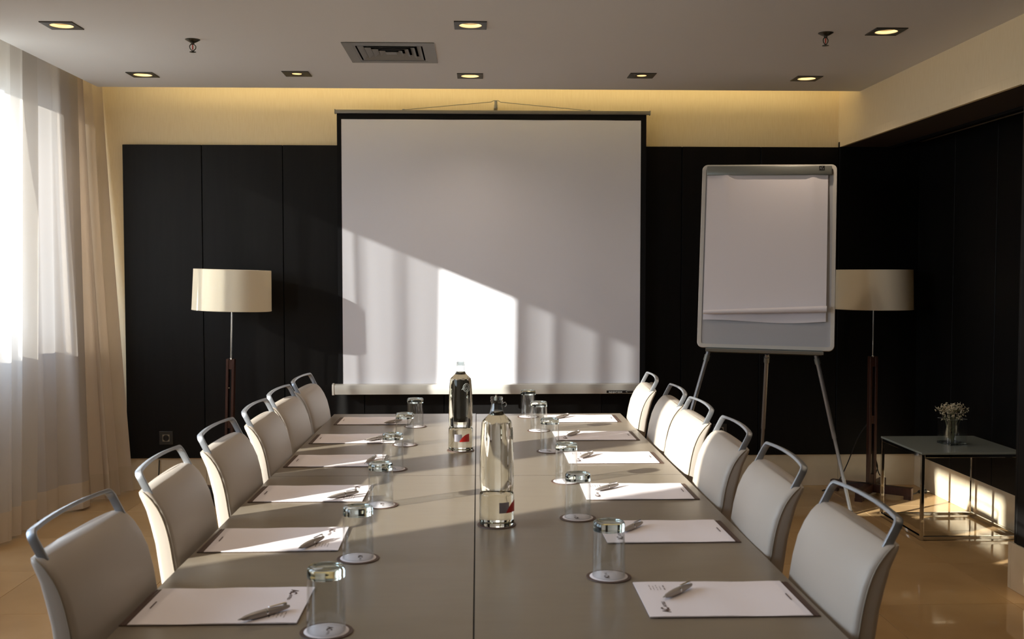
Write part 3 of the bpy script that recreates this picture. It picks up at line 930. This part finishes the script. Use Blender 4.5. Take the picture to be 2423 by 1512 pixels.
for side, PX, PY, PN, GL, rz0, sname in ((-1, lp_x, lp_y, pens_l, gl_l, PI, 'curtain'), (1, rp_x, rp_y, pens_r, gl_r, 0.0, 'flipchart')):
    for i in range(6):
        who = 'on the %s side, %s' % (sname, ORD[i])
        x, y_ = PX[i], PY[i]
        yaw = [0.0, 0.012, -0.01, 0.0, 0.008, -0.01][i]
        put('pad', pad, x + side * 0.003, y_, TZ, rz0, 'brown leather mat under the notepad ' + who, 'desk mat', 'brown desk mats under the notepads')
        put('note', note, x, y_, TZ, rz0 + yaw, 'white printed notepad ' + who, 'notepad', 'white notepads on the table')
        (ax_, ay), (bx, by) = PN[i]
        ang = math.atan2(by - ay, bx - ax_)
        if side < 0 and i == 3:
            ang += 0.5
        put('pen', pen, (ax_ + bx) / 2, (ay + by) / 2, TZ + 0.0042, ang, 'grey ballpoint pen on the notepad ' + who, 'pen', 'grey pens on the notepads')
        gx_, gy_ = GL[i]
        put('coaster', coaster, gx_, gy_, TZ, rz0 + 0.1 * i, 'brown coaster with white disc under the glass ' + who, 'coaster', 'coasters under the glasses')
        put('glass', tumbler, gx_, gy_, TZ + 0.0030, 0.3 * i, 'clear upside-down water glass ' + who, 'glass', 'upturned water glasses')

# ------------------------------------------------------------------ bottles
def make_bottle(label, x, y_, rz, h, lab_rot, emb=0.95):
    t = thing('water_bottle', label, 'bottle', (x, y_, TZ + 0.0026), rz, 'glass water bottles')
    k = h / 0.310
    seg = 20
    # faceted body full of water; base and shoulder round
    bm = nbm()
    prof = [(0.030, 0.0, 0), (0.039, 0.0, 0), (0.0425, 0.004, 0), (0.0430, 0.010, 0), (0.0428, 0.040, 0), (0.0424, 0.072, 0), (0.0415, 0.0765, 0), (0.0390, 0.0795, 1), (0.0405, 0.086, 1),
            (0.0418, 0.115, 1), (0.0418, 0.150, 1), (0.0405, 0.190, 1), (0.0385, 0.225, 1), (0.0368, 0.246, 1), (0.0352, 0.2515, 0), (0.0290, 0.2580, 0), (0.0225, 0.2640, 0), (0.0178, 0.2700, 0), (0.0156, 0.2760, 0)]
    loops = []
    n_ = 48
    nf = 10
    for r, z, fc in prof:
        lp = []
        for i in range(n_):
            a = 2 * PI * i / n_
            rr = r
            if fc:
                loc = (a % (2 * PI / nf)) - PI / nf
                rr = r * (1 - 0.7 * (1 - math.cos(PI / nf) / math.cos(loc)))
            lp.append((rr * math.cos(a), rr * math.sin(a), z * k))
        loops.append(lp)
    ring_strip(bm, loops, True, True, True)
    obj('body', bm, M['water_bottle'], t, 35)
    bm = nbm(); lathe(bm, [(0.0156, 0.2762 * k), (0.0138, 0.284 * k), (0.0130, 0.296 * k)], 32, cap0=False, cap1=False)
    lathe(bm, [(0.0130, 0.2962 * k), (0.0150, 0.297 * k), (0.0152, 0.301 * k), (0.0138, 0.302 * k), (0.0138, 0.304 * k), (0.0148, 0.305 * k), (0.0148, 0.309 * k), (0.0125, 0.310 * k), (0.0112, 0.309 * k), (0.0108, 0.297 * k)], 32, cap0=False, cap1=False)
    obj('neck', bm, M['empty_glass'], t, 50)
    # paper label wrapped on the lower body: silver part and red flame
    def wrap(name, m, a0, a1, zlo, zhi, r=0.0436):
        bm = nbm(); n2 = 12; A = []; B = []
        for i in range(n2 + 1):
            f = i / n2; a = a0 + (a1 - a0) * f
            z0, z1 = zlo(f), zhi(f)
            A.append(bm.verts.new((r * math.cos(a), r * math.sin(a), z0 * k))); B.append(bm.verts.new((r * math.cos(a), r * math.sin(a), z1 * k)))
        for i in range(n2):
            bm.faces.new((A[i], A[i + 1], B[i + 1], B[i]))
        return obj(name, bm, m, t, 180)
    a = lab_rot
    wrap('silver_label', M['sticker_silver'], a, a + 0.62, lambda f: 0.0345, lambda f: 0.0600)
    wrap('red_label', M['sticker_red'], a + 0.40, a + 1.25, lambda f: 0.0340, lambda f: 0.0342 + 0.027 * (1 - (1 - f) ** 2.4), 0.0438)
    # embossed ring emblem high on the body
    bm = nbm(); ae = a + emb
    c0 = Vector((0.0378 * math.cos(ae), 0.0378 * math.sin(ae), 0.222 * k))
    tx = Vector((-math.sin(ae), math.cos(ae), 0)); nrm = Vector((math.cos(ae), math.sin(ae), 0))
    def on(u, v):
        return c0 + tx * u + Vector((0, 0, 1)) * v - nrm * (u * u * 10) + nrm * 0.0012 - nrm * max(0, v) * 0.10
    tube(bm, [on(0.014 * math.cos(q), 0.014 * math.sin(q)) for q in [2 * PI * i / 24 for i in range(25)]], 0.0011, 6)
    tube(bm, [on(0.0095 * math.cos(q), 0.0095 * math.sin(q)) for q in [2 * PI * i / 20 for i in range(21)]], 0.0008, 6)
    tube(bm, [on(-0.019, -0.006), on(-0.010, 0.002), on(0.0, 0.0025), on(0.010, 0.002)], 0.0008, 6)
    tube(bm, [on(-0.019, -0.006), on(-0.010, -0.003), on(0.0, -0.0025), on(0.010, -0.002)], 0.0008, 6)
    obj('emblem', bm, M['emboss'], t, 60)
    return t
def bottle_coaster(x, y_, label):
    t = thing('coaster', label, 'coaster', (x, y_, TZ), 0, 'coasters under the bottles')
    bm = nbm(); lathe(bm, [(0.0475, 0.0002), (0.048, 0.0008), (0.0475, 0.0022)], 40); obj('base', bm, M['mat_leather'], t, 50)
B1 = (-0.060, 3.615); B2 = (0.046, 2.538)
bottle_coaster(*B1, 'dark round coaster under the far water bottle'); bottle_coaster(*B2, 'dark round coaster under the near water bottle')
make_bottle('full clear glass water bottle nearer the screen, with a ring emblem', B1[0], B1[1], 0, 0.308, -PI / 2 - 0.5, 1.10)
b2 = make_bottle('full clear glass water bottle nearer the camera, in the table middle', B2[0], B2[1], 0, 0.314, -PI / 2 + 0.12, 1.3)
bm = nbm(); tube(bm, smooth_path([(0.0145, 0, 0.297), (0.021, 0, 0.300), (0.024, 0, 0.293), (0.020, 0, 0.289)], 4), 0.0009, 6)
obj('seal_ring', bm, M['white_plastic'], b2, 60)

# ================================================================== PROJECTION SCREEN
SY = 6.42
t = thing('projection_screen', 'large pull-down projection screen with black border hanging on the dark wall', 'projection screen', (0.09, SY, 2.34))
def L3(x, z, y_=0.0):
    return (x - 0.09, y_, z - 2.34)
bm = nbm(); box(bm, -0.868 - 0.09, 1.060 - 0.09, -0.012, 0.012, -0.012, 0.010, 0.003, 2)
obj('top_bar', bm, M['screen_bar'], t, 40)
for xx in (-0.869, 1.056):
    bm = nbm(); box(bm, xx - 0.09, xx - 0.09 + 0.006, -0.014, 0.014, -0.015, 0.013, 0.002, 1); obj('bar_end', bm, M['screen_bar'], t)
bm = nbm(); n_ = 24
V = [[bm.verts.new((-0.829 - 0.09 + (1.834) * i / n_, -0.0015 + 0.0015 * math.sin(i * 0.9), z)) for i in range(n_ + 1)] for z in (0.665 - 2.34, 2.2935 - 2.34)]
for i in range(n_):
    bm.faces.new((V[0][i], V[0][i + 1], V[1][i + 1], V[1][i]))
obj('screen_fabric', bm, M['screen'], t, 180)
bm = nbm()
box(bm, -0.856 - 0.09, -0.829 - 0.09, -0.002, 0.000, 0.665 - 2.34, 2.330 - 2.34); box(bm, 1.0045 - 0.09, 1.038 - 0.09, -0.002, 0.0, 0.665 - 2.34, 2.330 - 2.34)
box(bm, -0.829 - 0.09, 1.0045 - 0.09, -0.002, 0.0005, 2.2935 - 2.34, 2.330 - 2.34)
obj('black_border', bm, M['black_border'], t)
bm = nbm(); loops = []
sec = [(-0.030, 0.000), (-0.034, 0.020), (-0.030, 0.040), (0.0, 0.046), (0.03, 0.040), (0.034, 0.018), (0.03, -0.010), (0.0, -0.022), (-0.026, -0.018)]
for xx in (-0.882 - 0.09, 1.075 - 0.09):
    loops.append([(xx, a, 0.630 - 2.34 + b) for a, b in sec])
ring_strip(bm, loops, True, True, True)
obj('roller_case', bm, M['screen_case'], t, 30)
for xx in (-0.894, 1.075):
    bm = nbm(); loops = [[(xx - 0.09 + d, a * 1.08, 0.630 - 2.34 + 0.011 + (b - 0.011) * 1.1) for a, b in sec] for d in (0, 0.012)]
    ring_strip(bm, loops, True, True, True); obj('end_cap', bm, M['white_plastic'], t, 30)
# pull handle under the case
bm = nbm(); tube(bm, [(0.113 - 0.09, 0, 0.609 - 2.34), (0.113 - 0.09, 0, 0.590 - 2.34)], 0.007, 10); tube(bm, [(0.113 - 0.09, 0, 0.590 - 2.34), (0.113 - 0.09, 0, 0.570 - 2.34)], 0.012, 12)
obj('pull_handle', bm, M['screen_bar'], t, 50)
# maker's plate
bm = nbm(); box(bm, 0.795 - 0.09, 1.005 - 0.09, -0.0345, -0.0322, 0.6165 - 2.34, 0.632 - 2.34); 
lb = obj('name_plate', bm, M['black_plastic'], t)
mw = Matrix.Translation((0.850 - 0.09, -0.0349, 0.6240 - 2.34)) @ Matrix.Rotation(PI / 2, 4, 'X') 
text_mesh('lettering', 'approx', 0.026, M['label_white'], lb, mw @ Matrix.Diagonal((1.15, 0.72, 1, 1)), bold=0.0003)
bm = nbm(); tube(bm, smooth_path([(0.925 - 0.09, -0.035, 0.619 - 2.34), (0.915 - 0.09, -0.035, 0.626 - 2.34), (0.94 - 0.09, -0.035, 0.630 - 2.34), (0.985 - 0.09, -0.035, 0.627 - 2.34)], 4), 0.0012, 6)
obj('plate_mark', bm, M['label_white'], lb, 60)
# hanging wire
bm = nbm(); tube(bm, [L3(-0.45, 2.352), L3(0.085, 2.402), L3(0.100, 2.411), L3(0.126, 2.411), L3(0.142, 2.401), L3(0.687, 2.352)], 0.0018, 6)
obj('hanging_wire', bm, M['steel'], t, 60)
for xx in (-0.45, 0.687):
    bm = nbm(); box(bm, xx - 0.09 - 0.008, xx - 0.09 + 0.008, -0.006, 0.006, 0.009, 0.016, 0.001, 1); obj('wire_clip', bm, M['steel'], t)
# hook on the wall
t = thing('wall_hook', 'dark metal hook on the yellow wall holding the screen wire', 'hook', (0.113, 6.50, 2.385))
bm = nbm(); box(bm, -0.011, 0.011, -0.075, 0.054, -0.020, 0.004, 0.003, 2); obj('arm', bm, M['steel'], t, 40)
bm = nbm(); lathe(bm, [(0.010, -0.022), (0.011, -0.010), (0.009, 0.0), (0.009, 0.022), (0.006, 0.024)], 16, 0, -0.08, 0); obj('peg', bm, M['steel'], t, 50)

# ================================================================== FLIPCHART
BL, BR_, TL, TR = Vector((1.2349, 5.87, 0.9285)), Vector((1.9735, 5.72, 0.9255)), Vector((1.3199, 6.04, 1.978)), Vector((2.0457, 5.89, 1.982))
fc = thing('flipchart_easel', 'white flipchart easel with paper pad on a grey tripod, right of the projection screen', 'flipchart', (1.62, 5.85, 0))
ux = (((BR_ - BL) + (TR - TL)).normalized() + Vector((0, -0.045, -0.018))).normalized()
vz = ((TL - BL) + (TR - BR_)); vz = (vz - ux * vz.dot(ux)).normalized()
nz_ = ux.cross(vz).normalized()          # points towards the camera side
org = (BL + BR_ + TL + TR) / 4
BW, BH = 0.752, 1.066
MB = Matrix(((ux.x, vz.x, nz_.x, org.x - 1.62), (ux.y, vz.y, nz_.y, org.y - 5.85), (ux.z, vz.z, nz_.z, org.z), (0, 0, 0, 1)))
def bobj(name, bm, m, parent=fc, smooth=None):
    o = obj(name, bm, m, parent, smooth)
    if parent is fc:
        o.matrix_local = MB
    return o
# frame with rounded corners
bm = nbm(); fw_ = 0.022
oo = rrect(BW / 2, BH / 2, 0.032, 8); ii = rrect(BW / 2 - fw_, BH / 2 - fw_, 0.014, 8)
ring_strip(bm, [[(x, y_, -0.010) for x, y_ in oo], [(x, y_, 0.004) for x, y_ in oo], [(x * 0.994, y_ * 0.996, 0.008) for x, y_ in oo], [(x, y_, 0.008) for x, y_ in ii], [(x, y_, 0.002) for x, y_ in ii]])
bobj('board_frame', bm, M['white_plastic'], smooth=40)
bm = nbm(); box(bm, -BW / 2 + 0.012, BW / 2 - 0.012, -BH / 2 + 0.012, BH / 2 - 0.012, -0.009, 0.0025)
bobj('board', bm, M['whiteboard'])
# clamp bar
bm = nbm(); box(bm, -BW / 2 + 0.026, BW / 2 - 0.030, BH / 2 - 0.066, BH / 2 - 0.012, 0.009, 0.026, 0.005, 2)
clamp = bobj('clamp_bar', bm, M['clamp'], smooth=40)
bm = nbm(); box(bm, BW / 2 - 0.100, BW / 2 - 0.070, BH / 2 - 0.040, BH / 2 - 0.014, 0.0262, 0.0272); badge = bobj('badge', bm, M['black_plastic'], clamp)
bm = nbm()
for dx, dy in ((-0.006, 0.004), (0.002, 0.006), (0.007, -0.005), (-0.002, -0.004), (-0.0085, -0.0015)):
    box(bm, BW / 2 - 0.085 + dx - 0.0016, BW / 2 - 0.085 + dx + 0.0016, BH / 2 - 0.027 + dy - 0.0016, BH / 2 - 0.027 + dy + 0.0016, 0.02722, 0.0276)
bobj('badge_mark', bm, M['label_white'], badge)
# paper pad: back sheets and a front sheet curling forward at the foot
PWd = 0.672; px0 = -BW / 2 + 0.030
ptop = BH / 2 - 0.064
def paper_sheet(z_of, bottom, nx=40, ny=50, x0=px0, x1=px0 + PWd):
    bm = nbm(); R = []
    for j in range(ny + 1):
        v = j / ny; row = []
        for i in range(nx + 1):
            u = i / nx
            b = bottom(u)
            y_ = ptop + (b - ptop) * v
            row.append(bm.verts.new((x0 + (x1 - x0) * u, y_, z_of(u, v))))
        R.append(row)
    for j in range(ny):
        for i in range(nx):
            bm.faces.new((R[j][i], R[j][i + 1], R[j + 1][i + 1], R[j + 1][i]))
    return bm
def back_z(u, v):
    return 0.006 + 0.010 * v + 0.006 * v * math.sin(PI * u * 2.2 + 0.5) * v
bobj('back_sheet', paper_sheet(back_z, lambda u: -BH / 2 + 0.158 - 0.008 * math.sin(PI * u * 1.3) + 0.006 * math.sin(6 * u)), M['flip_paper'], smooth=180)
def front_z(u, v):
    crease = 0.010 * math.exp(-((u - 0.16 - 0.05 * v) / 0.05) ** 2) * math.exp(-v * 3.5)
    crease += 0.006 * math.exp(-((u - 0.88) / 0.04) ** 2) * math.exp(-v * 4)
    return 0.014 + 0.010 * math.sin(PI * v) + crease + 0.022 * v ** 3 + 0.004 * math.sin(3 * u + 2 * v) * v
bobj('front_sheet', paper_sheet(front_z, lambda u: -BH / 2 + 0.196 + 0.034 * u), M['flip_paper'], smooth=180)
# rolled lower edge of the front sheet
bm = nbm(); loops = []
for i in range(31):
    u = i / 30
    x = px0 + PWd * u * 1.0; yb = -BH / 2 + 0.196 + 0.034 * u
    z0 = front_z(u, 1.0)
    Rr = 0.012 + 0.008 * u
    loops.append([(x, yb - Rr * math.sin(a) * 0.9, z0 + Rr - Rr * math.cos(a)) for a in [k / 12 * 1.5 * PI for k in range(13)]])
ring_strip(bm, loops, False)
bobj('curled_edge', bm, M['flip_paper'], smooth=180)
# pen tray
bm = nbm(); loops = [[(xx, -BH / 2 + b, a) for a, b in ((-0.008, 0.006), (-0.008, -0.020), (0.052, -0.026), (0.058, -0.012), (0.054, -0.010), (0.048, -0.018), (0.0, -0.010), (0.0, 0.004))] for xx in (-BW / 2 + 0.050, BW / 2 - 0.062)]
ring_strip(bm, loops, True, True, True)
bobj('pen_tray', bm, M['clamp'])
def board_pt(a, b, c):
    return MB @ Vector((a, b, c))
def leg3(p0, p1, name='leg'):
    bm = nbm(); d = p1 - p0
    tube(bm, [p0, p0 + d * 0.52], 0.0125, 14)
    L_ = obj(name, bm, M['tripod'], fc, 60)
    bm = nbm(); tube(bm, [p0 + d * 0.02, p0 + d * 0.055], 0.0165, 14); obj('collar', bm, M['clamp'], L_, 50)
    bm = nbm(); tube(bm, [p0 + d * 0.50, p0 + d * 0.985], 0.0100, 14); obj('lower_tube', bm, M['tripod'], L_, 60)
    bm = nbm(); tube(bm, [p0 + d * 0.975, p1], 0.0125, 12); obj('foot', bm, M['black_plastic'], L_, 60)
OFF = Vector((1.62, 5.85, 0))
leg3(board_pt(BW / 2 - 0.095, -BH / 2 - 0.02, -0.030), Vector((2.098, 5.735, 0.0)) - OFF)
leg3(board_pt(-BW / 2 + 0.065, -BH / 2 - 0.02, -0.030), Vector((1.040, 5.80, 0.0)) - OFF)
leg3(board_pt(0.015, -BH / 2 - 0.02, -0.045), Vector((1.755, 6.38, 0.0)) - OFF)
bm = nbm(); box(bm, -BW / 2 + 0.05, BW / 2 - 0.06, -BH / 2 - 0.02, -BH / 2 + 0.03, -0.06, -0.0105, 0.004, 1)
bobj('leg_bracket', bm, M['clamp'])

# ================================================================== FLOOR LAMPS
def floor_lamp(x, y_, label, tilt, cords):
    t = thing('floor_lamp', label, 'floor lamp', (x, y_, 0), 0, 'floor lamps with drum shades')
    T = Matrix.Rotation(tilt, 4, 'Y')
    def o2(name, bm, m, sm=None, parent=t):
        o = obj(name, bm, m, parent, sm)
        if parent is t:
            o.matrix_local = T
        return o
    bm = nbm(); n_ = 64
    ro = [(0.2290, 1.138), (0.2225, 1.378), (0.2208, 1.378), (0.2273, 1.138), (0.2290, 1.138)]
    loops = [[(r * math.cos(2 * PI * i / n_), r * math.sin(2 * PI * i / n_), z) for i in range(n_)] for r, z in ro]
    ring_strip(bm, loops)
    sh = o2('lamp_shade', bm, M['shade'], 60)
    bm = nbm(); lathe(bm, [(0.2287, 1.1375), (0.2297, 1.1385), (0.2296, 1.1440), (0.2286, 1.1445)], 64, cap0=False, cap1=False); obj('shade_trim', bm, M['shade'], sh, 60)
    # spider that carries the shade, socket and bulb
    bm = nbm()
    for k in range(3):
        a = k * 2 * PI / 3
        tube(bm, [(0.01 * math.cos(a), 0.01 * math.sin(a), 1.30), (0.222 * math.cos(a), 0.222 * math.sin(a), 1.30)], 0.002, 6)
    o2('shade_carrier', bm, M['steel'], 60)
    bm = nbm(); lathe(bm, [(0.016, 1.16), (0.017, 1.21), (0.030, 1.25), (0.030, 1.27), (0.010, 1.29)], 16); o2('bulb', bm, M['white_plastic'], 60)
    bm = nbm(); tube(bm, [(0, 0, 0.83), (0, 0, 1.31)], 0.0055, 12); o2('pole', bm, M['chrome'], 60)
    # wooden post: two slats with blocks between
    for s in (-1, 1):
        bm = nbm(); box(bm, s * 0.0165 - 0.0075, s * 0.0165 + 0.0075, -0.022, 0.022, 0.045, 0.850, 0.0015, 1); o2('post_slat', bm, M['lampwood'])
    for z0, z1 in ((0.790, 0.846), (0.440, 0.490), (0.062, 0.130)):
        bm = nbm(); box(bm, -0.0088, 0.0088, -0.018, 0.018, z0, z1); o2('post_block', bm, M['lampwood'])
    bm = nbm(); lathe(bm, [(0.010, 0.846), (0.010, 0.856)], 12); o2('ferrule', bm, M['chrome'])
    bm = nbm(); tube(bm, [(-0.003, -0.023, 0.68), (-0.003, -0.027, 0.68)], 0.004, 10); o2('screw', bm, M['chrome'])
    # cross base
    for a in (-0.66, -0.66 + PI / 2):
        bm = nbm(); R = Matrix.Rotation(a, 4, 'Z')
        box(bm, -0.245, 0.245, -0.020, 0.020, 0.020, 0.070, 0.002, 1)
        bmesh.ops.transform(bm, matrix=R, verts=bm.verts)
        foot = o2('base_bar', bm, M['lampwood'])
        foot.matrix_local = Matrix.Identity(4)
        for s in (-1, 1):
            bm = nbm(); box(bm, s * 0.2225 - 0.022, s * 0.2225 + 0.022, -0.022, 0.022, 0.0, 0.0205, 0.001, 1)
            bmesh.ops.transform(bm, matrix=R, verts=bm.verts); obj('base_foot', bm, M['lampwood'], foot)
    for pts, plug in cords:
        bm = nbm(); tube(bm, smooth_path([(p[0] - x, p[1] - y_, p[2]) for p in pts], 6), 0.0035, 8)
        c = obj('cord', bm, M['dark_glossy'], t, 60)
        if plug:
            bm = nbm(); q = Vector(pts[-1]) - Vector((x, y_, 0))
            tube(bm, [q, q + Vector((0.028, 0.0, 0.003)), q + Vector((0.05, 0.0, 0.003))], [0.008, 0.015, 0.012], 10)
            pl = obj('plug', bm, M['black_plastic'], c, 50)
            bm = nbm()
            for s in (-1, 1):
                tube(bm, [q + Vector((0.05, s * 0.008, 0.003)), q + Vector((0.066, s * 0.008, 0.003))], 0.0024, 8)
            bm2 = bm
            obj('plug_pin', bm2, M['chrome'], c, 50)
    return t
floor_lamp(2.405, 6.25, 'unlit floor lamp with beige drum shade behind the chrome side table', 0.0,
           [([(2.405, 6.275, 0.46), (2.35, 6.33, 0.34), (2.30, 6.37, 0.17), (2.24, 6.38, 0.04), (2.19, 6.36, 0.012), (2.13, 6.33, 0.010)], False),
            ([(2.43, 6.20, 0.085), (2.50, 6.20, 0.060), (2.58, 6.20, 0.018), (2.66, 6.22, 0.012), (2.70, 6.25, 0.016)], True),
            ([(2.13, 6.33, 0.010), (2.22, 6.30, 0.05), (2.31, 6.22, 0.082), (2.40, 6.215, 0.076)], False),
            ([(2.43, 6.27, 0.10), (2.46, 6.29, 0.16), (2.45, 6.30, 0.21), (2.47, 6.30, 0.13), (2.49, 6.30, 0.10)], False)])
floor_lamp(-1.486, 6.20, 'sunlit floor lamp with cream drum shade between curtain and screen', 0.030,
           [([(-1.99, 6.53, 0.19), (-1.99, 6.52, 0.12), (-1.98, 6.50, 0.03), (-1.80, 6.42, 0.008), (-1.60, 6.30, 0.010), (-1.53, 6.22, 0.05)], False)])
# adaptor blocks by the lamp foot
t = thing('power_adaptor', 'small black power adaptor standing on the floor behind the window-side chairs', 'adaptor', (-1.575, 6.06, 0.0))
bm = nbm(); box(bm, -0.035, 0.045, -0.025, 0.025, 0.0005, 0.050, 0.003, 2); obj('body', bm, M['black_plastic'], t, 40)
bm = nbm(); box(bm, -0.020, 0.035, -0.020, 0.020, 0.0502, 0.110, 0.003, 2); obj('transformer', bm, M['black_plastic'], t, 40)
bm = nbm(); tube(bm, smooth_path([(-0.02, 0, 0.085), (-0.05, 0, 0.085), (-0.075, 0, 0.080)], 4), 0.004, 8); obj('cord', bm, M['dark_glossy'], t, 60)

# ================================================================== SOCKETS
def socket(x, z, label):
    t = thing('wall_socket', label, 'socket', (x, YB - 0.030, z), 0, 'wall sockets in the dark panels')
    bm = nbm(); box(bm, -0.042, 0.042, -0.0075, -0.0005, -0.042, 0.042, 0.002, 2); obj('plate', bm, M['socket_plate'], t)
    bm = nbm(); n_ = 32; inn, out_ = [], []
    for k in range(n_):
        a = 2 * PI * k / n_ + PI / 4; c, s = math.cos(a), math.sin(a); q = 0.0215 / max(abs(c), abs(s))
        inn.append((0.0195 * c, 0.0195 * s)); out_.append((q * c, q * s))
    ring_strip(bm, [[(a, -0.0005, b) for a, b in inn], [(a, -0.0090, b) for a, b in inn], [(a, -0.0090, b) for a, b in out_], [(a, -0.0074, b) for a, b in out_]])
    obj('insert', bm, M['socket_ring'], t)
    bm = nbm(); loops = [[(0.0195 * math.cos(2 * PI * i / 24), yy, 0.0195 * math.sin(2 * PI * i / 24)) for i in range(24)] for yy in (-0.0078, -0.0076)]
    ring_strip(bm, loops, True, True, True); obj('well', bm, M['black_plastic'], t)
    for s in (-1, 1):
        bm = nbm(); tube(bm, [(s * 0.008, -0.0076, 0), (s * 0.008, -0.0084, 0)], 0.0025, 8); obj('contact', bm, M['black'], t)
socket(-1.943, 0.330, 'dark square wall socket with a round insert in the panel near the curtain')
socket(1.535, 0.360, 'dark square wall socket low in the panel behind the flipchart legs')

# ================================================================== SIDE TABLE, VASE, FLOWERS
t = thing('side_table', 'low cubic side table of chrome bars with a grey glass top', 'side table', (2.505, 5.425, 0))
hx, hy, q = 0.262, 0.268, 0.008
for sx in (-1, 1):
    for sy in (-1, 1):
        bm = nbm(); box(bm, sx * (hx - q) - q, sx * (hx - q) + q, sy * (hy - q) - q, sy * (hy - q) + q, 0.0, 0.4395, 0.001, 1); obj('leg', bm, M['chrome'], t)
for zz, nm in ((0.006, 'bottom_rail'), (0.424, 'top_rail')):
    for s in (-1, 1):
        bm = nbm(); box(bm, -hx + 2 * q + 0.0002, hx - 2 * q - 0.0002, s * (hy - q) - q, s * (hy - q) + q, zz, zz + 2 * q, 0.001, 1); obj(nm, bm, M['chrome'], t)
        bm = nbm(); box(bm, s * (hx - q) - q, s * (hx - q) + q, -hy + 2 * q + 0.0002, hy - 2 * q - 0.0002, zz, zz + 2 * q, 0.001, 1); obj(nm, bm, M['chrome'], t)
bm = nbm(); box(bm, -hx, hx, -hy, hy, 0.4400, 0.4500, 0.001, 1); obj('glass_top', bm, M['table_glass'], t)

t = thing('glass_vase', 'square clear glass vase on the side table', 'vase', (2.520, 5.425, 0.4505), 0.28)
def cube_shell(bm, h, z0, z1, inner=0.0):
    ring_strip(bm, [[(a, b, z0) for a, b in rrect(h, h, 0.006, 3)], [(a, b, z1) for a, b in rrect(h, h, 0.006, 3)]])
bm = nbm(); cube_shell(bm, 0.054, 0.0, 0.135); obj('wall', bm, M['vase_glass'], t, 40)
bm = nbm(); cube_shell(bm, 0.050, 0.012, 0.135); obj('inner_wall', bm, M['vase_glass'], t, 40)
bm = nbm(); box(bm, -0.0535, 0.0535, -0.0535, 0.0535, 0.0004, 0.012, 0.003, 2); obj('base', bm, M['vase_water'], t)
bm = nbm()
ring_strip(bm, [[(a, b, 0.1352) for a, b in rrect(0.054, 0.054, 0.006, 3)], [(a, b, 0.1352) for a, b in rrect(0.050, 0.050, 0.005, 3)]]); obj('rim', bm, M['emboss'], t)

t = thing('flower_bunch', "bunch of dried baby's breath standing in the glass vase", 'flowers', (2.515, 5.42, 0.4640))
rr = random.Random(21)
stems = nbm(); tips = []
for k in range(24):
    a = rr.uniform(0, 2 * PI); rad = rr.uniform(0.005, 0.060)
    top = Vector((rad * math.cos(a) * 1.15, rad * math.sin(a) * 0.8, rr.uniform(0.150, 0.200) - rad * 0.45))
    foot = Vector((rr.uniform(-0.02, 0.02), rr.uniform(-0.02, 0.02), 0.0))
    mid = (top * 0.5 + foot * 0.3); mid.z = 0.085
    tube(stems, smooth_path([foot, mid, top], 4), 0.0009, 5)
    for j in range(9):
        d = Vector((rr.gauss(0, 1), rr.gauss(0, 1), rr.gauss(0.4, 0.8))).normalized() * rr.uniform(0.012, 0.032)
        tip = top + d
        tube(stems, [top - Vector((0, 0, 0.01)), tip], 0.0004, 4)
        tips.append(tip)
obj('stems', stems, M['stem'], t)
bm = nbm()
for tip in tips:
    for q_ in range(3):
        c = tip + Vector((rr.uniform(-0.006, 0.006), rr.uniform(-0.006, 0.006), rr.uniform(-0.006, 0.006)))
        bmesh.ops.create_icosphere(bm, subdivisions=1, radius=rr.uniform(0.0016, 0.0032), matrix=Matrix.Translation(c))
fl = obj('blossoms', bm, M['floret'], t); fl['kind'] = 'stuff'
